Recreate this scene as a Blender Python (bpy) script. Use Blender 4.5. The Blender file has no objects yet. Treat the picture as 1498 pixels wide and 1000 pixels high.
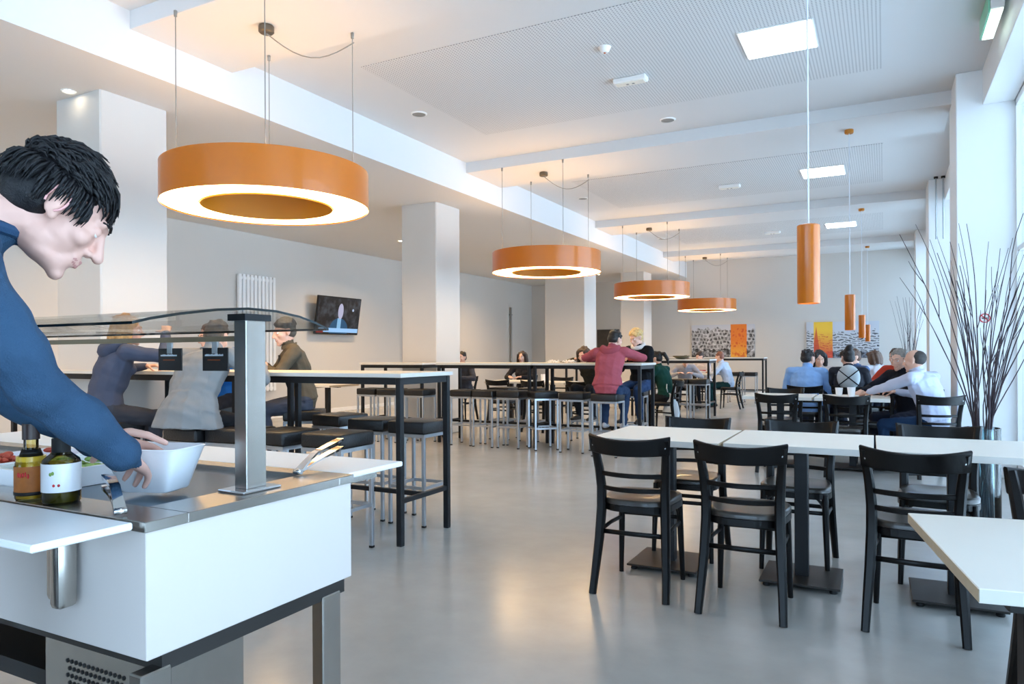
import bpy, bmesh, math, random
import numpy as np
from mathutils import Vector, Matrix, noise
from math import sin, cos, pi, radians
random.seed(7)
D = bpy.data
SC = bpy.context.scene
COL = SC.collection

# ------------------------------------------------------------------ camera, world, exposure
cam_d = D.cameras.new('camera'); cam = D.objects.new('camera', cam_d); COL.objects.link(cam)
cam.location = (0, 0, 1.25)
cam.rotation_euler = (Matrix.Rotation(radians(27.492), 3, 'Z') @ Matrix.Rotation(radians(90), 3, 'X')
                      @ Matrix.Rotation(radians(-0.305), 3, 'Z')).to_euler()
cam_d.sensor_width = 36.0
cam_d.lens = 36.0 * 1045.8 / 1498
cam_d.shift_y = (517.4 - 500) / 1498
cam_d.clip_start = 0.02
SC.camera = cam
SC.view_settings.view_transform = 'Standard'
SC.view_settings.look = 'None'
SC.view_settings.gamma = 1.0
SC.view_settings.use_curve_mapping = False
SC.view_settings.exposure = 0.25
W = D.worlds.new('sky'); SC.world = W; W.use_nodes = True
W.node_tree.nodes['Background'].inputs['Color'].default_value = (0.52, 0.73, 1.0, 1)
W.node_tree.nodes['Background'].inputs['Strength'].default_value = 5.2
SC.cycles.max_bounces = 10
SC.cycles.diffuse_bounces = 6
SC.cycles.transparent_max_bounces = 12
SC.cycles.sample_clamp_indirect = 8.0
SC.cycles.caustics_reflective = False
SC.cycles.caustics_refractive = False
SC.cycles.use_denoising = True
sun = D.lights.new('sun', 'SUN'); sun.energy = 24.0; sun.color = (.52, .74, 1.0); sun.angle = radians(.6)
so = D.objects.new('sun', sun); COL.objects.link(so)          # high sun along the facade: it lights the pavement, not the room
so.rotation_euler = Vector((.16, -.62, -.77)).to_track_quat('-Z', 'Y').to_euler()
XR, XL, YF, YN, H, HL, XB = 1.09, -10.75, 22.15, -6.0, 4.05, 3.585, -5.413
BAYS = [(-5.9, 2.38), (3.18, 8.466), (9.26, 13.5), (14.3, 18.9), (19.7, 22.1)]
for y0, y1 in BAYS:                                  # daylight portals in the window openings
    l = D.lights.new('window_portal', 'AREA'); l.shape = 'RECTANGLE'; l.size = 3.6; l.size_y = y1 - y0
    l.cycles.is_portal = True
    o = D.objects.new('window_portal', l); COL.objects.link(o)
    o.location = (XR + 0.12, (y0 + y1) / 2, 1.9); o.rotation_euler = (0, radians(90), 0)

l = D.lights.new('window_portal', 'AREA'); l.shape = 'RECTANGLE'; l.size = 7.0; l.size_y = 3.4; l.cycles.is_portal = True
o = D.objects.new('window_portal', l); COL.objects.link(o)
o.location = (-3.0, YN - .1, 1.9); o.rotation_euler = (radians(90), 0, 0)

# ------------------------------------------------------------------ materials
def lin(h):
    h = h.lstrip('#'); v = [int(h[i:i + 2], 16) / 255 for i in (0, 2, 4)]
    return [c / 12.92 if c <= .04045 else ((c + .055) / 1.055) ** 2.4 for c in v] + [1]
class N:
    def __init__(s, m): s.t = m.node_tree; s.n = s.t.nodes
    def __call__(s, typ, ins=None, **kw):
        n = s.n.new(typ)
        for k, v in kw.items(): setattr(n, k, v)
        for k, v in (ins or {}).items():
            if isinstance(v, bpy.types.NodeSocket): s.t.links.new(v, n.inputs[k])
            else: n.inputs[k].default_value = v
        return n
    def math(s, op, a, b=0.0, c=0.0):
        return s('ShaderNodeMath', {0: a, 1: b, 2: c}, operation=op).outputs[0]
    def mix(s, f, a, b):
        n = s.n.new('ShaderNodeMix'); n.data_type = 'RGBA'
        for k, v in ((0, f), (6, a), (7, b)):
            if isinstance(v, bpy.types.NodeSocket): s.t.links.new(v, n.inputs[k])
            else: n.inputs[k].default_value = v
        return n.outputs[2]
def new_mat(name):
    m = D.materials.new(name); m.use_nodes = True
    return m, N(m), m.node_tree.nodes['Principled BSDF']
def mat(name, color, rough=.5, metal=0., var=.06, scale=6., bump=0., bscale=60., spec=.5, coat=0., sheen=0.):
    m, n, b = new_mat(name)
    c = lin(color) if isinstance(color, str) else list(color)
    tc = n('ShaderNodeTexCoord').outputs['Object']
    nz = n('ShaderNodeTexNoise', {'Vector': tc, 'Scale': scale, 'Detail': 3.0}).outputs[0]
    lo = [x * (1 - var) for x in c[:3]] + [1]; hi = [min(1, x * (1 + var)) for x in c[:3]] + [1]
    n.t.links.new(n.mix(nz, lo, hi), b.inputs['Base Color'])
    b.inputs['Roughness'].default_value = rough; b.inputs['Metallic'].default_value = metal
    b.inputs['Specular IOR Level'].default_value = spec
    b.inputs['Coat Weight'].default_value = coat
    if bump:
        nb = n('ShaderNodeTexNoise', {'Vector': tc, 'Scale': bscale, 'Detail': 4.0}).outputs[0]
        bp = n('ShaderNodeBump', {'Height': nb, 'Strength': bump, 'Distance': .01})
        n.t.links.new(bp.outputs[0], b.inputs['Normal'])
    return m
def emit(name, color, s):
    m, n, b = new_mat(name)
    b.inputs['Base Color'].default_value = (.8, .8, .8, 1)
    b.inputs['Emission Color'].default_value = lin(color); b.inputs['Emission Strength'].default_value = s
    return m
def glass(name, tint=(1, 1, 1, 1), rough=.02, refl=1.0, body=None, bodyw=0.):
    m, n, b = new_mat(name)
    tr = n('ShaderNodeBsdfTransparent', {'Color': tint}).outputs[0]
    gl = n('ShaderNodeBsdfGlossy', {'Roughness': rough}).outputs[0]
    if body:
        df = n('ShaderNodeBsdfDiffuse', {'Color': body}).outputs[0]
        tr = n('ShaderNodeMixShader', {0: bodyw, 1: tr, 2: df}).outputs[0]
    fr = n('ShaderNodeFresnel', {'IOR': 1.5}).outputs[0]
    mx = n('ShaderNodeMixShader', {0: n.math('MULTIPLY', fr, refl), 1: tr, 2: gl})
    n.t.links.new(mx.outputs[0], n.n['Material Output'].inputs['Surface'])
    n.n.remove(b)
    return m
M = {}
M['wall'] = mat('white_paint', '#d0cdc8', .7, var=.015, scale=1.5, bump=.05, bscale=150)
M['ceil'] = mat('ceiling_paint', '#d6d6d6', .8, var=.012, scale=1.0)
M['trim'] = mat('white_trim', '#eceded', .45, var=.01)
M['black'] = mat('black_lacquer', '#060607', .36, var=.25, scale=20, spec=.28)
M['steel_d'] = mat('dark_steel', '#1b1d20', .42, .4, var=.15)
M['base_d'] = mat('dark_plate', '#3a3735', .45, .5, var=.15)
M['lam'] = mat('white_laminate', '#ebe6da', .38, var=.02)
M['lam_w'] = mat('warm_laminate', '#dfd2bc', .38, var=.03)
M['edge'] = mat('plywood_edge', '#b7a58a', .55, var=.12, scale=30)
M['edge_l'] = mat('pale_edge', '#d9d6d0', .5, var=.05)
M['pad'] = mat('black_leather', '#121214', .38, var=.2, bump=.25, bscale=90)
M['tube'] = mat('silver_tube', '#b4b8bd', .3, .85, var=.05)
M['seat'] = mat('seat_wood', '#2d2823', .3, var=.3, scale=14, coat=.3)
M['steel'] = mat('brushed_steel', '#b3aea7', .27, 1., var=.08, scale=40)
M['chrome'] = mat('chrome', '#dfe2e5', .08, 1., var=.02)
M['panel'] = mat('counter_panel', '#d3cac4', .3, var=.01)
M['orange'] = mat('orange_enamel', '#cc6c00', .3, var=.05, coat=.3)
M['orange_in'] = mat('orange_inside', '#c07812', .45, var=.04)
M['ring'] = emit('ring_diffuser', '#ffd698', 10.0)
M['ring_up'] = emit('ring_uplight', '#ffc880', 6.0)
M['led'] = emit('led_panel', '#e6efff', 8.0)
M['spot'] = emit('downlight_lens', '#ffeccc', 25.0)
M['pend'] = emit('pendant_lamp', '#ffe2b8', 14.0)
M['exit'] = emit('exit_face', '#dffff0', 1.6)
M['mint'] = mat('mint_edge', '#8fd9b6', .3)
M['glass'] = glass('window_glass', (.97, .99, .99, 1), .01, .7)
M['guard'] = glass('guard_glass', (.95, .965, .96, 1), .015, .5)
M['guard_e'] = mat('guard_glass_edge', '#0c1a1c', .15, var=.1)
M['vase'] = glass('vase_glass', (.72, .86, .9, 1), .02, 1.0)
M['clear'] = glass('clear_plastic', (.9, .95, .97, 1), .05, 1.4, (.8, .87, .9, 1), .45)
M['grey'] = mat('grey_plastic', '#8b8b88', .6)
M['white'] = mat('white_plastic', '#f1f1ef', .35, var=.01)
M['porc'] = mat('white_porcelain', '#f3f3f5', .2, var=.01)
M['blackm'] = mat('black_matte', '#0a0a0b', .6, var=.2)
M['card'] = mat('black_card', '#0d0d0f', .5)
M['ink_w'] = mat('white_ink', '#d6dce2', .6)
M['ink_o'] = mat('orange_ink', '#b4521c', .6)
M['skin'] = mat('skin', '#dcae98', .5, var=.06, scale=12)
M['skin_p'] = mat('pale_skin', '#d3a594', .55, var=.07, scale=14)
M['lip'] = mat('lip', '#b87f76', .5)
M['eye_w'] = mat('eye_white', '#ece8e4', .2)
M['iris'] = mat('iris', '#2b1d14', .2)
M['twig'] = mat('twig_bark', '#40353a', .8, var=.35, scale=30, bump=.4)
M['wellg'] = mat('well_surface', '#3f5a6c', .16, .3, var=.3, scale=9)
M['canopy'] = mat('metal_canopy', '#6a6358', .35, .6)
M['wire'] = mat('wire', '#8d8a84', .5, .3)
M['cord'] = mat('white_cord', '#dfe6ee', .5)
M['red'] = mat('red_print', '#c8282c', .5)

def cloth(c, var=.1, bump=.25, bs=220):
    k = 'cloth' + c + str(bs)
    if k not in M: M[k] = mat('cloth', c, .85, var=var, scale=9, bump=bump, bscale=bs, spec=.2)
    return M[k]
def hairm(c):
    k = 'hair' + c
    if k not in M: M[k] = mat('hair', c, .5, var=.45, scale=45, bump=.6, bscale=120)
    return M[k]

def floor_mat():
    m, n, b = new_mat('polished_concrete')
    tc = n('ShaderNodeTexCoord').outputs['Object']
    a = n('ShaderNodeTexNoise', {'Vector': tc, 'Scale': .6, 'Detail': 2.0, 'Roughness': .5}).outputs[0]
    c = n('ShaderNodeTexNoise', {'Vector': tc, 'Scale': 5.0, 'Detail': 4.0, 'Roughness': .6}).outputs[0]
    f = n.math('MULTIPLY_ADD', c, .3, n.math('MULTIPLY', a, .7))
    cr = n('ShaderNodeValToRGB', {0: f}); e = cr.color_ramp.elements
    e[0].position = .3; e[0].color = lin('#a09f9b'); e[1].position = .8; e[1].color = lin('#bfbdb8')
    n.t.links.new(cr.outputs[0], b.inputs['Base Color'])
    r = n('ShaderNodeMapRange', {0: a, 1: .3, 2: .7, 3: .17, 4: .24}).outputs[0]
    n.t.links.new(r, b.inputs['Roughness'])
    b.inputs['Specular IOR Level'].default_value = .6
    return m
M['floor'] = floor_mat()
def perf_mat():
    m, n, b = new_mat('perforated_board')
    tc = n('ShaderNodeTexCoord').outputs['Object']
    sp = n('ShaderNodeSeparateXYZ', {0: tc})
    fx = n.math('SUBTRACT', n.math('FRACT', n.math('MULTIPLY', sp.outputs[0], 33.)), .5)
    fy = n.math('SUBTRACT', n.math('FRACT', n.math('MULTIPLY', sp.outputs[1], 33.)), .5)
    d = n.math('SQRT', n.math('ADD', n.math('MULTIPLY', fx, fx), n.math('MULTIPLY', fy, fy)))
    k = n.math('LESS_THAN', d, .24)
    n.t.links.new(n.mix(k, lin('#d6d6d6'), lin('#98989a')), b.inputs['Base Color'])
    b.inputs['Roughness'].default_value = .8
    return m
M['perf'] = perf_mat()
def poster_mat(name, w, h, b0, b1, kind):
    m, n, b = new_mat(name)
    tc = n('ShaderNodeTexCoord').outputs['Object']
    sp = n('ShaderNodeSeparateXYZ', {0: tc}); x = n.math('ADD', n.math('DIVIDE', sp.outputs[0], w), .5)
    z = n.math('ADD', n.math('DIVIDE', sp.outputs[2], h), .5)
    v = n('ShaderNodeCombineXYZ', {0: n.math('MULTIPLY', x, w), 1: n.math('MULTIPLY', z, h), 2: 0.}).outputs[0]
    wv = n('ShaderNodeVectorMath', {0: v, 1: n('ShaderNodeVectorMath', {0: n('ShaderNodeTexNoise', {'Vector': v, 'Scale': 3.5}).outputs[1], 3: .22}, operation='SCALE').outputs[0]}, operation='ADD').outputs[0]
    br = n('ShaderNodeTexBrick', {'Vector': wv, 'Color1': (.01, .01, .012, 1), 'Color2': (.2, .2, .22, 1), 'Mortar': (.72, .74, .78, 1),
           'Scale': 1., 'Mortar Size': .022, 'Brick Width': .11 if kind == 1 else .2, 'Row Height': .12 if kind == 1 else .07}).outputs[0]
    nz = n('ShaderNodeTexNoise', {'Vector': v, 'Scale': 7. if kind == 1 else 11., 'Detail': 7., 'Roughness': .75}).outputs[0]
    st = n('ShaderNodeValToRGB', {0: nz}); e = st.color_ramp.elements
    e[0].position = .45; e[0].color = (.012, .012, .015, 1); e[1].position = .68; e[1].color = (.75, .77, .82, 1) if kind == 1 else (.42, .48, .6, 1)
    city = n.mix(.55 if kind == 1 else .3, br, st.outputs[0])
    low = n.math('LESS_THAN', n.math('ADD', z, n.math('MULTIPLY', nz, .25)), .38 if kind == 1 else .3)
    city = n.mix(low, city, st.outputs[0])
    sk = n('ShaderNodeTexNoise', {'Vector': n('ShaderNodeCombineXYZ', {0: x, 1: .3, 2: .1}).outputs[0], 'Scale': 9. if kind == 1 else 14., 'Detail': 4.}).outputs[0]
    line = n.math('MULTIPLY_ADD', sk, .5, .62 if kind == 1 else .45)
    city = n.mix(n.math('GREATER_THAN', z, line), city, (.55, .58, .64, 1))
    gr = n('ShaderNodeValToRGB', {0: z}); e = gr.color_ramp.elements
    if kind == 1:
        e[0].position = .05; e[0].color = lin('#e8a83a'); e[1].position = .5; e[1].color = lin('#e07a22')
        ink = lin('#c9461c')
    else:
        e[0].position = .1; e[0].color = lin('#d9583a'); e[1].position = .75; e[1].color = lin('#f2c33c')
        ink = lin('#cc4030')
    bw = n('ShaderNodeSeparateColor', {0: city}).outputs[0]
    dk = n.math('MULTIPLY', n.math('LESS_THAN', bw, .12), .75)
    band = n.mix(dk, gr.outputs[0], ink)
    if kind == 2:
        dx = n.math('ABSOLUTE', n.math('SUBTRACT', x, .14))
        sp2 = n.math('LESS_THAN', n.math('MULTIPLY_ADD', dx, 14., n.math('MULTIPLY', z, 1.)), .88)
        band = n.mix(n.math('MULTIPLY', sp2, .8), band, ink)
    inb = n.math('MULTIPLY', n.math('GREATER_THAN', x, b0), n.math('LESS_THAN', x, b1))
    n.t.links.new(n.mix(inb, city, band), b.inputs['Base Color'])
    b.inputs['Roughness'].default_value = .5
    return m
def tv_mat():
    m, n, b = new_mat('tv_picture')
    tc = n('ShaderNodeTexCoord').outputs['Object']
    sp = n('ShaderNodeSeparateXYZ', {0: tc}); y, z = sp.outputs[1], sp.outputs[2]
    nz = n('ShaderNodeTexNoise', {'Vector': tc, 'Scale': 7., 'Detail': 3.}).outputs[0]
    cr = n('ShaderNodeValToRGB', {0: nz}); e = cr.color_ramp.elements
    e[0].position = .45; e[0].color = (.004, .005, .008, 1); e[1].position = .75; e[1].color = (.05, .06, .08, 1)
    col = cr.outputs[0]
    def ell(cy, cz, ry, rz):
        a = n.math('DIVIDE', n.math('SUBTRACT', y, cy), ry); c = n.math('DIVIDE', n.math('SUBTRACT', z, cz), rz)
        return n.math('LESS_THAN', n.math('ADD', n.math('MULTIPLY', a, a), n.math('MULTIPLY', c, c)), 1.)
    def box(y0, y1, z0, z1):
        p = n.math('MULTIPLY', n.math('GREATER_THAN', y, y0), n.math('LESS_THAN', y, y1))
        q = n.math('MULTIPLY', n.math('GREATER_THAN', z, z0), n.math('LESS_THAN', z, z1))
        return n.math('MULTIPLY', p, q)
    col = n.mix(ell(.02, -.32, .3, .27), col, (.01, .07, .16, 1))
    col = n.mix(box(-.04, .08, -.3, -.05), col, (.22, .45, .7, 1))
    col = n.mix(ell(.04, .1, .085, .17), col, (.42, .42, .58, 1))
    col = n.mix(ell(.44, .14, .03, .03), col, (.4, .5, .7, 1))
    col = n.mix(box(-.6, .66, -.36, -.27), col, (.3, .55, .9, 1))
    col = n.mix(box(-.66, -.45, -.38, -.31), col, (.14, .005, .01, 1))
    b.inputs['Base Color'].default_value = (.01, .01, .01, 1); b.inputs['Roughness'].default_value = .15
    n.t.links.new(col, b.inputs['Emission Color']); b.inputs['Emission Strength'].default_value = .9
    return m

# ------------------------------------------------------------------ mesh helpers
def V(*a): return Vector(a)
def link(o, parent=None):
    COL.objects.link(o)
    if parent is not None: o.parent = parent
    return o
def obj(name, bm, m, parent=None, smooth=False, auto=None):
    me = D.meshes.new(name); bm.normal_update(); bm.to_mesh(me); bm.free()
    for x in (m if isinstance(m, (list, tuple)) else [m]): me.materials.append(x)
    if smooth:
        for p in me.polygons: p.use_smooth = True
        me.set_sharp_from_angle(angle=radians(auto or 40))
    return link(D.objects.new(name, me), parent)
def tag(o, label=None, cat=None, group=None, kind=None):
    if label: o['label'] = label
    if cat: o['category'] = cat
    if group: o['group'] = group
    if kind: o['kind'] = kind
    return o
def thing(name, label, cat, loc=(0, 0, 0), rz=0., group=None):
    o = D.objects.new(name, None); o.empty_display_size = .1
    o.location = loc; o.rotation_euler = (0, 0, rz); link(o)
    return tag(o, label, cat, group)
def dup(o, loc=None, rz=None, label=None, group=None, parent=None):
    c = o.copy(); link(c, parent)
    if loc is not None: c.location = loc
    if rz is not None: c.rotation_euler = (0, 0, rz)
    if label: c['label'] = label
    if group: c['group'] = group
    for ch in list(o.children): dup(ch, parent=c)
    return c
def B(): return bmesh.new()
def box(bm, x0, x1, y0, y1, z0, z1, bev=0., mi=0, seg=1, mat4=None):
    r = bmesh.ops.create_cube(bm, size=1.0)
    vs = r['verts']
    for v in vs: v.co = Vector(((x0 + x1) / 2 + v.co.x * (x1 - x0), (y0 + y1) / 2 + v.co.y * (y1 - y0), (z0 + z1) / 2 + v.co.z * (z1 - z0)))
    fs = list({f for v in vs for f in v.link_faces})
    for f in fs: f.material_index = mi
    if bev:
        es = list({e for v in vs for e in v.link_edges})
        rr = bmesh.ops.bevel(bm, geom=es, offset=bev, segments=seg, affect='EDGES', profile=.5)
        vs = list({v for f in rr['faces'] for v in f.verts} | {v for v in vs if v.is_valid})
        for f in rr['faces']: f.material_index = mi
    if mat4 is not None: bmesh.ops.transform(bm, matrix=mat4, verts=vs)
    return vs
def frames(pts, up=None):
    pts = [Vector(p) for p in pts]; out = []; ref = Vector(up) if up else None
    for i, p in enumerate(pts):
        t = (pts[min(i + 1, len(pts) - 1)] - pts[max(i - 1, 0)]).normalized()
        if ref is None: ref = Vector((0, 0, 1)) if abs(t.z) < .9 else Vector((1, 0, 0))
        a = ref - t * ref.dot(t)
        if a.length < 1e-5: a = t.orthogonal()
        a.normalize(); b = t.cross(a); out.append((p, t, a, b))
        if not up: ref = a
    return out
def sweep(bm, pts, prof, up=None, scale=None, cap=True, mi=0):
    """prof: list of (u, v); u along the up vector, v along the side"""
    rings = []
    for i, (p, t, a, b) in enumerate(frames(pts, up)):
        s = scale[i] if scale else 1.
        su, sv = s if isinstance(s, tuple) else (s, s)
        rings.append([bm.verts.new(p + a * (u * su) + b * (v * sv)) for u, v in prof])
    n = len(prof)
    for r0, r1 in zip(rings, rings[1:]):
        for k in range(n):
            f = bm.faces.new((r0[k], r0[(k + 1) % n], r1[(k + 1) % n], r1[k])); f.material_index = mi; f.smooth = n > 6
    if cap:
        for r, rev in ((rings[0], True), (rings[-1], False)):
            f = bm.faces.new(list(reversed(r)) if rev else r); f.material_index = mi
    return rings
def circ(r, n=10): return [(r * cos(2 * pi * k / n), r * sin(2 * pi * k / n)) for k in range(n)]
def rect(a, b, c=0.):
    a /= 2; b /= 2
    if not c: return [(a, b), (-a, b), (-a, -b), (a, -b)]
    return [(a, b - c), (a - c, b), (-a + c, b), (-a, b - c), (-a, -b + c), (-a + c, -b), (a - c, -b), (a, -b + c)]
def tube(bm, pts, r, n=8, mi=0, rad=None):
    return sweep(bm, pts, circ(1., n), scale=rad or [r] * len(pts), mi=mi)
def lathe(bm, prof, n=24, c=(0, 0, 0), mi=0, closed=True):
    """prof (r, z) from the bottom centre to the top"""
    rings = []
    for r, z in prof:
        if r < 1e-6: rings.append([bm.verts.new((c[0], c[1], c[2] + z))])
        else: rings.append([bm.verts.new((c[0] + r * cos(2 * pi * k / n), c[1] + r * sin(2 * pi * k / n), c[2] + z)) for k in range(n)])
    for a, b in zip(rings, rings[1:]):
        for k in range(n):
            q = [a[k % len(a)], a[(k + 1) % len(a)], b[(k + 1) % len(b)], b[k % len(b)]]
            q = list(dict.fromkeys(q))
            if len(q) > 2:
                f = bm.faces.new(q); f.material_index = mi; f.smooth = True
    return rings
def ell(bm, c, r, rot=None, n=12, mi=0):
    c = Vector(c); m = max(6, n // 2); rings = []
    def P(x, y, z):
        v = Vector((x * r[0], y * r[1], z * r[2])); return bm.verts.new(c + (rot @ v if rot else v))
    for i in range(m + 1):
        a = pi * i / m - pi / 2
        rings.append([P(0, 0, sin(a))] if i in (0, m) else [P(cos(a) * cos(2 * pi * k / n), cos(a) * sin(2 * pi * k / n), sin(a)) for k in range(n)])
    for A, Q in zip(rings, rings[1:]):
        for k in range(n):
            q = list(dict.fromkeys((A[k % len(A)], A[(k + 1) % n % len(A)], Q[(k + 1) % n % len(Q)], Q[k % len(Q)])))
            f = bm.faces.new(q); f.smooth = True; f.material_index = mi
def structure(name, bm, m, parent=None, label=None, **k):
    o = obj(name, bm, m, parent, **k)
    if parent is None: o['kind'] = 'structure'
    if label: o['label'] = label
    return o

# ------------------------------------------------------------------ room shell
b = B(); box(b, XL - .2, XR + .25, YN, YF + .2, -.15, 0); structure('floor', b, M['floor'], label='polished grey concrete floor of the canteen')
b = B(); box(b, XR + .25, 60, -40, 70, -.35, -.25); structure('pavement', b, mat('pavement', '#e2e1de', .9), label='pale pavement outside the windows')
b = B(); box(b, XB, XR + .25, YN, YF + .2, H, H + .2); structure('ceiling', b, M['ceil'], label='white main ceiling above the dining hall')
b = B(); box(b, XL - .2, XB, YN, YF + .2, HL, H + .2); structure('ceiling', b, M['ceil'], label='lower white ceiling over the left side aisle')
b = B(); box(b, XL - .2, XL, YN, YF + .2, 0, HL); structure('wall_left', b, M['wall'])
b = B(); box(b, XL - .2, XR + .25, YF, YF + .2, 0, H); structure('wall_far', b, M['wall'])
b = B(); box(b, XL - .2, -6.5, YN - .2, YN, 0, H); box(b, .5, XR + .25, YN - .2, YN, 0, H); box(b, -6.5, .5, YN - .2, YN, 3.6, H); box(b, -6.5, .5, YN - .2, YN, 0, .2); structure('wall_near', b, M['wall'])
w = D.objects.new('window_8', None); link(w); w['kind'] = 'structure'; w.location = (-3, YN - .1, .2)
for k in range(5):
    b = B(); box(b, -3.5 + k * 1.4, -2.1 + k * 1.4, -.004, .004, 0, 3.4); structure('pane', b, M['glass'], w)
    if k:
        b = B(); box(b, -3.53 + k * 1.4, -3.47 + k * 1.4, -.03, .03, 0, 3.4); structure('mullion', b, M['trim'], w)
for y0, y1 in ((-1.57, -.54), (3.72, 4.75), (8.98, 10.05), (14.25, 15.3), (19.5, 20.57)):
    b = B(); box(b, XB - .02, .66, y0, y1, 3.9, H + .01, .004)
    structure('trim_1', b, M['ceil'], label='shallow white ceiling beam crossing the hall')
for y0, y1 in ((.3, 2.9), (5.5, 7.95), (10.8, 13.2), (16.1, 18.4)):
    b = B(); box(b, -4.5, 0, y0, y1, H - .006, H + .01); structure('trim_2', b, M['perf'], label='finely perforated acoustic ceiling field')
# columns of the left aisle
for i, (x0, x1, y0, y1) in enumerate(((-6.72, -6.07, -1.4, -.74), (-6.72, -6.07, 3.887, 4.547), (-6.72, -6.07, 9.17, 9.86), (-7.07, -6.07, 15.27, 16.02), (-6.77, -6.07, 19.84, 20.59))):
    b = B(); box(b, x0, x1, y0, y1, 0, HL + .01, .012)
    structure('column', b, M['wall'], label='square white column beneath the lower ceiling edge')
# window wall: piers, head box, sill, glazing
b = B(); box(b, XR + .05, XR + .25, YN, YF, 3.7, H); box(b, XR + .0, XR + .25, YN, YF, 0, .1); structure('wall_right', b, M['trim'])
b = B(); box(b, .88, XR + .06, YN, YF, 3.7, H, .004); structure('trim_3', b, M['trim'], label='white boxed pelmet running above the windows')
for y0, y1 in ((2.38, 3.18), (8.466, 9.26), (13.5, 14.3), (18.9, 19.7)):
    b = B(); box(b, .653, XR + .25, y0, y1, 0, H, .008); structure('wall_right', b, M['trim'], label='white window pier')
for i, (y0, y1) in enumerate(BAYS):
    w = D.objects.new('window_%d' % (i + 1), None); link(w); w['kind'] = 'structure'; w.location = (XR + .1, (y0 + y1) / 2, .1)
    L = (y1 - y0) / 2
    b = B()
    for z0, z1 in ((0, .07), (3.54, 3.62)): box(b, -.04, .04, -L, L, z0, z1)
    for s in (-1, 1): box(b, -.04, .04, s * L - .035, s * L + .035, 0, 3.62)
    structure('window_frame', b, M['trim'], w)
    n = max(2, round((y1 - y0) / 1.25)); st = (y1 - y0) / n
    for k in range(1, n):
        b = B(); box(b, -.03, .03, -L + k * st - .025, -L + k * st + .025, .07, 3.54); structure('mullion', b, M['trim'], w)
    b = B(); box(b, -.028, .028, -L, L, 2.12, 2.17); structure('transom', b, M['trim'], w)
    for k in range(n):
        b = B(); box(b, -.004, .004, -L + k * st, -L + (k + 1) * st, .06, 3.56); structure('pane', b, M['glass'], w)
b = B(); box(b, XL, XL + .015, YN, YF, 0, .08); structure('baseboard_left', b, M['trim'])
b = B(); box(b, XL, XR, YF - .015, YF, 0, .08); structure('baseboard_far', b, M['trim'])
# far doorway opening, wall pipes
b = B(); box(b, -8.36, -7.6, YF - .03, YF, 1.15, 2.03, .004)
t = tag(obj('picture', b, mat('dark_picture', '#4a443e', .6, var=.4, scale=5)), 'dark framed picture on far wall behind the man in red hoodie', 'picture')
for y, lab in ((14.72, 'tall thin grey wall pipe beyond the screen beside second column'), (20.5, 'tall thin grey wall pipe near far left corner')):
    b = B(); tube(b, [(XL + .05, y, .05), (XL + .05, y, 2.75)], .035, 10)
    p = tag(obj('wall_pipe', b, M['grey'], smooth=True), lab, 'pipe')
    for z in (.5, 2.5):
        b = B(); box(b, XL, XL + .09, y - .045, y + .045, z, z + .03); q = obj('bracket', b, M['grey']); q.parent = p

# ------------------------------------------------------------------ ceiling things
def ring_lamp(i, y, lab):
    t = thing('ring_lamp', lab, 'pendant lamp', (-4.34, y, 2.42), 0, 'orange ring lamps over the hall')
    R, r, h = .785, .498, .29
    b = B(); n = 96
    lathe(b, [(R - .012, .03), (R, 0), (R, h), (R - .012, h), (R - .012, .03)], n); obj('outer_band', b, M['orange'], t, True)
    b = B(); lathe(b, [(r, .0), (r + .012, .03), (r + .012, h), (r, h), (r, 0)], n); obj('inner_band', b, M['orange_in'], t, True)
    b = B(); lathe(b, [(r + .012, .008), (R - .01, .008), (R - .01, .016), (r + .012, .016), (r + .012, .008)], n); obj('diffuser', b, M['ring'], t, True)
    b = B(); lathe(b, [(r + .012, h - .03), (R - .012, h - .03), (R - .012, h - .02), (r + .012, h - .02), (r + .012, h - .03)], n); obj('top_diffuser', b, M['ring_up'], t, True)
    for sx in (-1, 1):
        for sy in (-1, 1):
            b = B(); tube(b, [(sx * .47, sy * .47, h - .03), (sx * .47, sy * .47, 1.48)], .004, 6); lathe(b, [(0, 1.43), (.012, 1.43), (.014, 1.475), (0, 1.48)], 8, (sx * .47, sy * .47, 0))
            obj('wire', b, M['wire'], t)
    b = B(); lathe(b, [(0, 1.42), (.05, 1.42), (.062, 1.43), (.062, 1.47), (.055, 1.48), (0, 1.48)], 20, (-.06, .05, 0)); obj('canopy', b, M['canopy'], t, True)
    b = B(); pts = [V(-.06, .05, 1.42).lerp(V(.48, .48, 1.40), k / 10) - V(0, 0, .16 * sin(pi * k / 10)) for k in range(11)]
    tube(b, pts, .005, 6); obj('cable', b, M['wire'], t)
for i, lab in enumerate(('largest orange ring lamp with white glowing underside, nearest at left', 'second orange ring lamp hanging before the third column', 'third orange ring lamp from the front, above the man in red hoodie', 'farthest and smallest orange ring lamp, nearest the far wall')):
    ring_lamp(i, 4.15 + 5.287 * i, lab)
for i, lab in enumerate(('nearest and largest orange tube pendant at right', 'second orange tube pendant, before the yellow poster', 'third orange tube pendant along the window side', 'farthest small orange tube pendant along the window side')):
    t = thing('tube_pendant', lab, 'pendant lamp', (-.358, 4.15 + 5.287 * i, 1.512), 0, 'orange tube pendants along the windows')
    b = B(); lathe(b, [(.05, .006), (.056, 0), (.058, .004), (.058, .418), (.05, .424), (0, .424)], 32); obj('shade', b, M['orange'], t, True)
    b = B(); lathe(b, [(0, .02), (.05, .02), (.05, .03), (0, .03)], 24); obj('lamp', b, M['pend'], t, True)
    b = B(); tube(b, [(0, 0, .42), (0, 0, 2.37)], .0045, 6); obj('cord', b, M['cord'], t)
    b = B(); lathe(b, [(0, 2.345), (.045, 2.345), (.05, 2.355), (.05, 2.388), (0, 2.388)], 20); obj('canopy', b, M['orange_in'], t, True)
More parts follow.
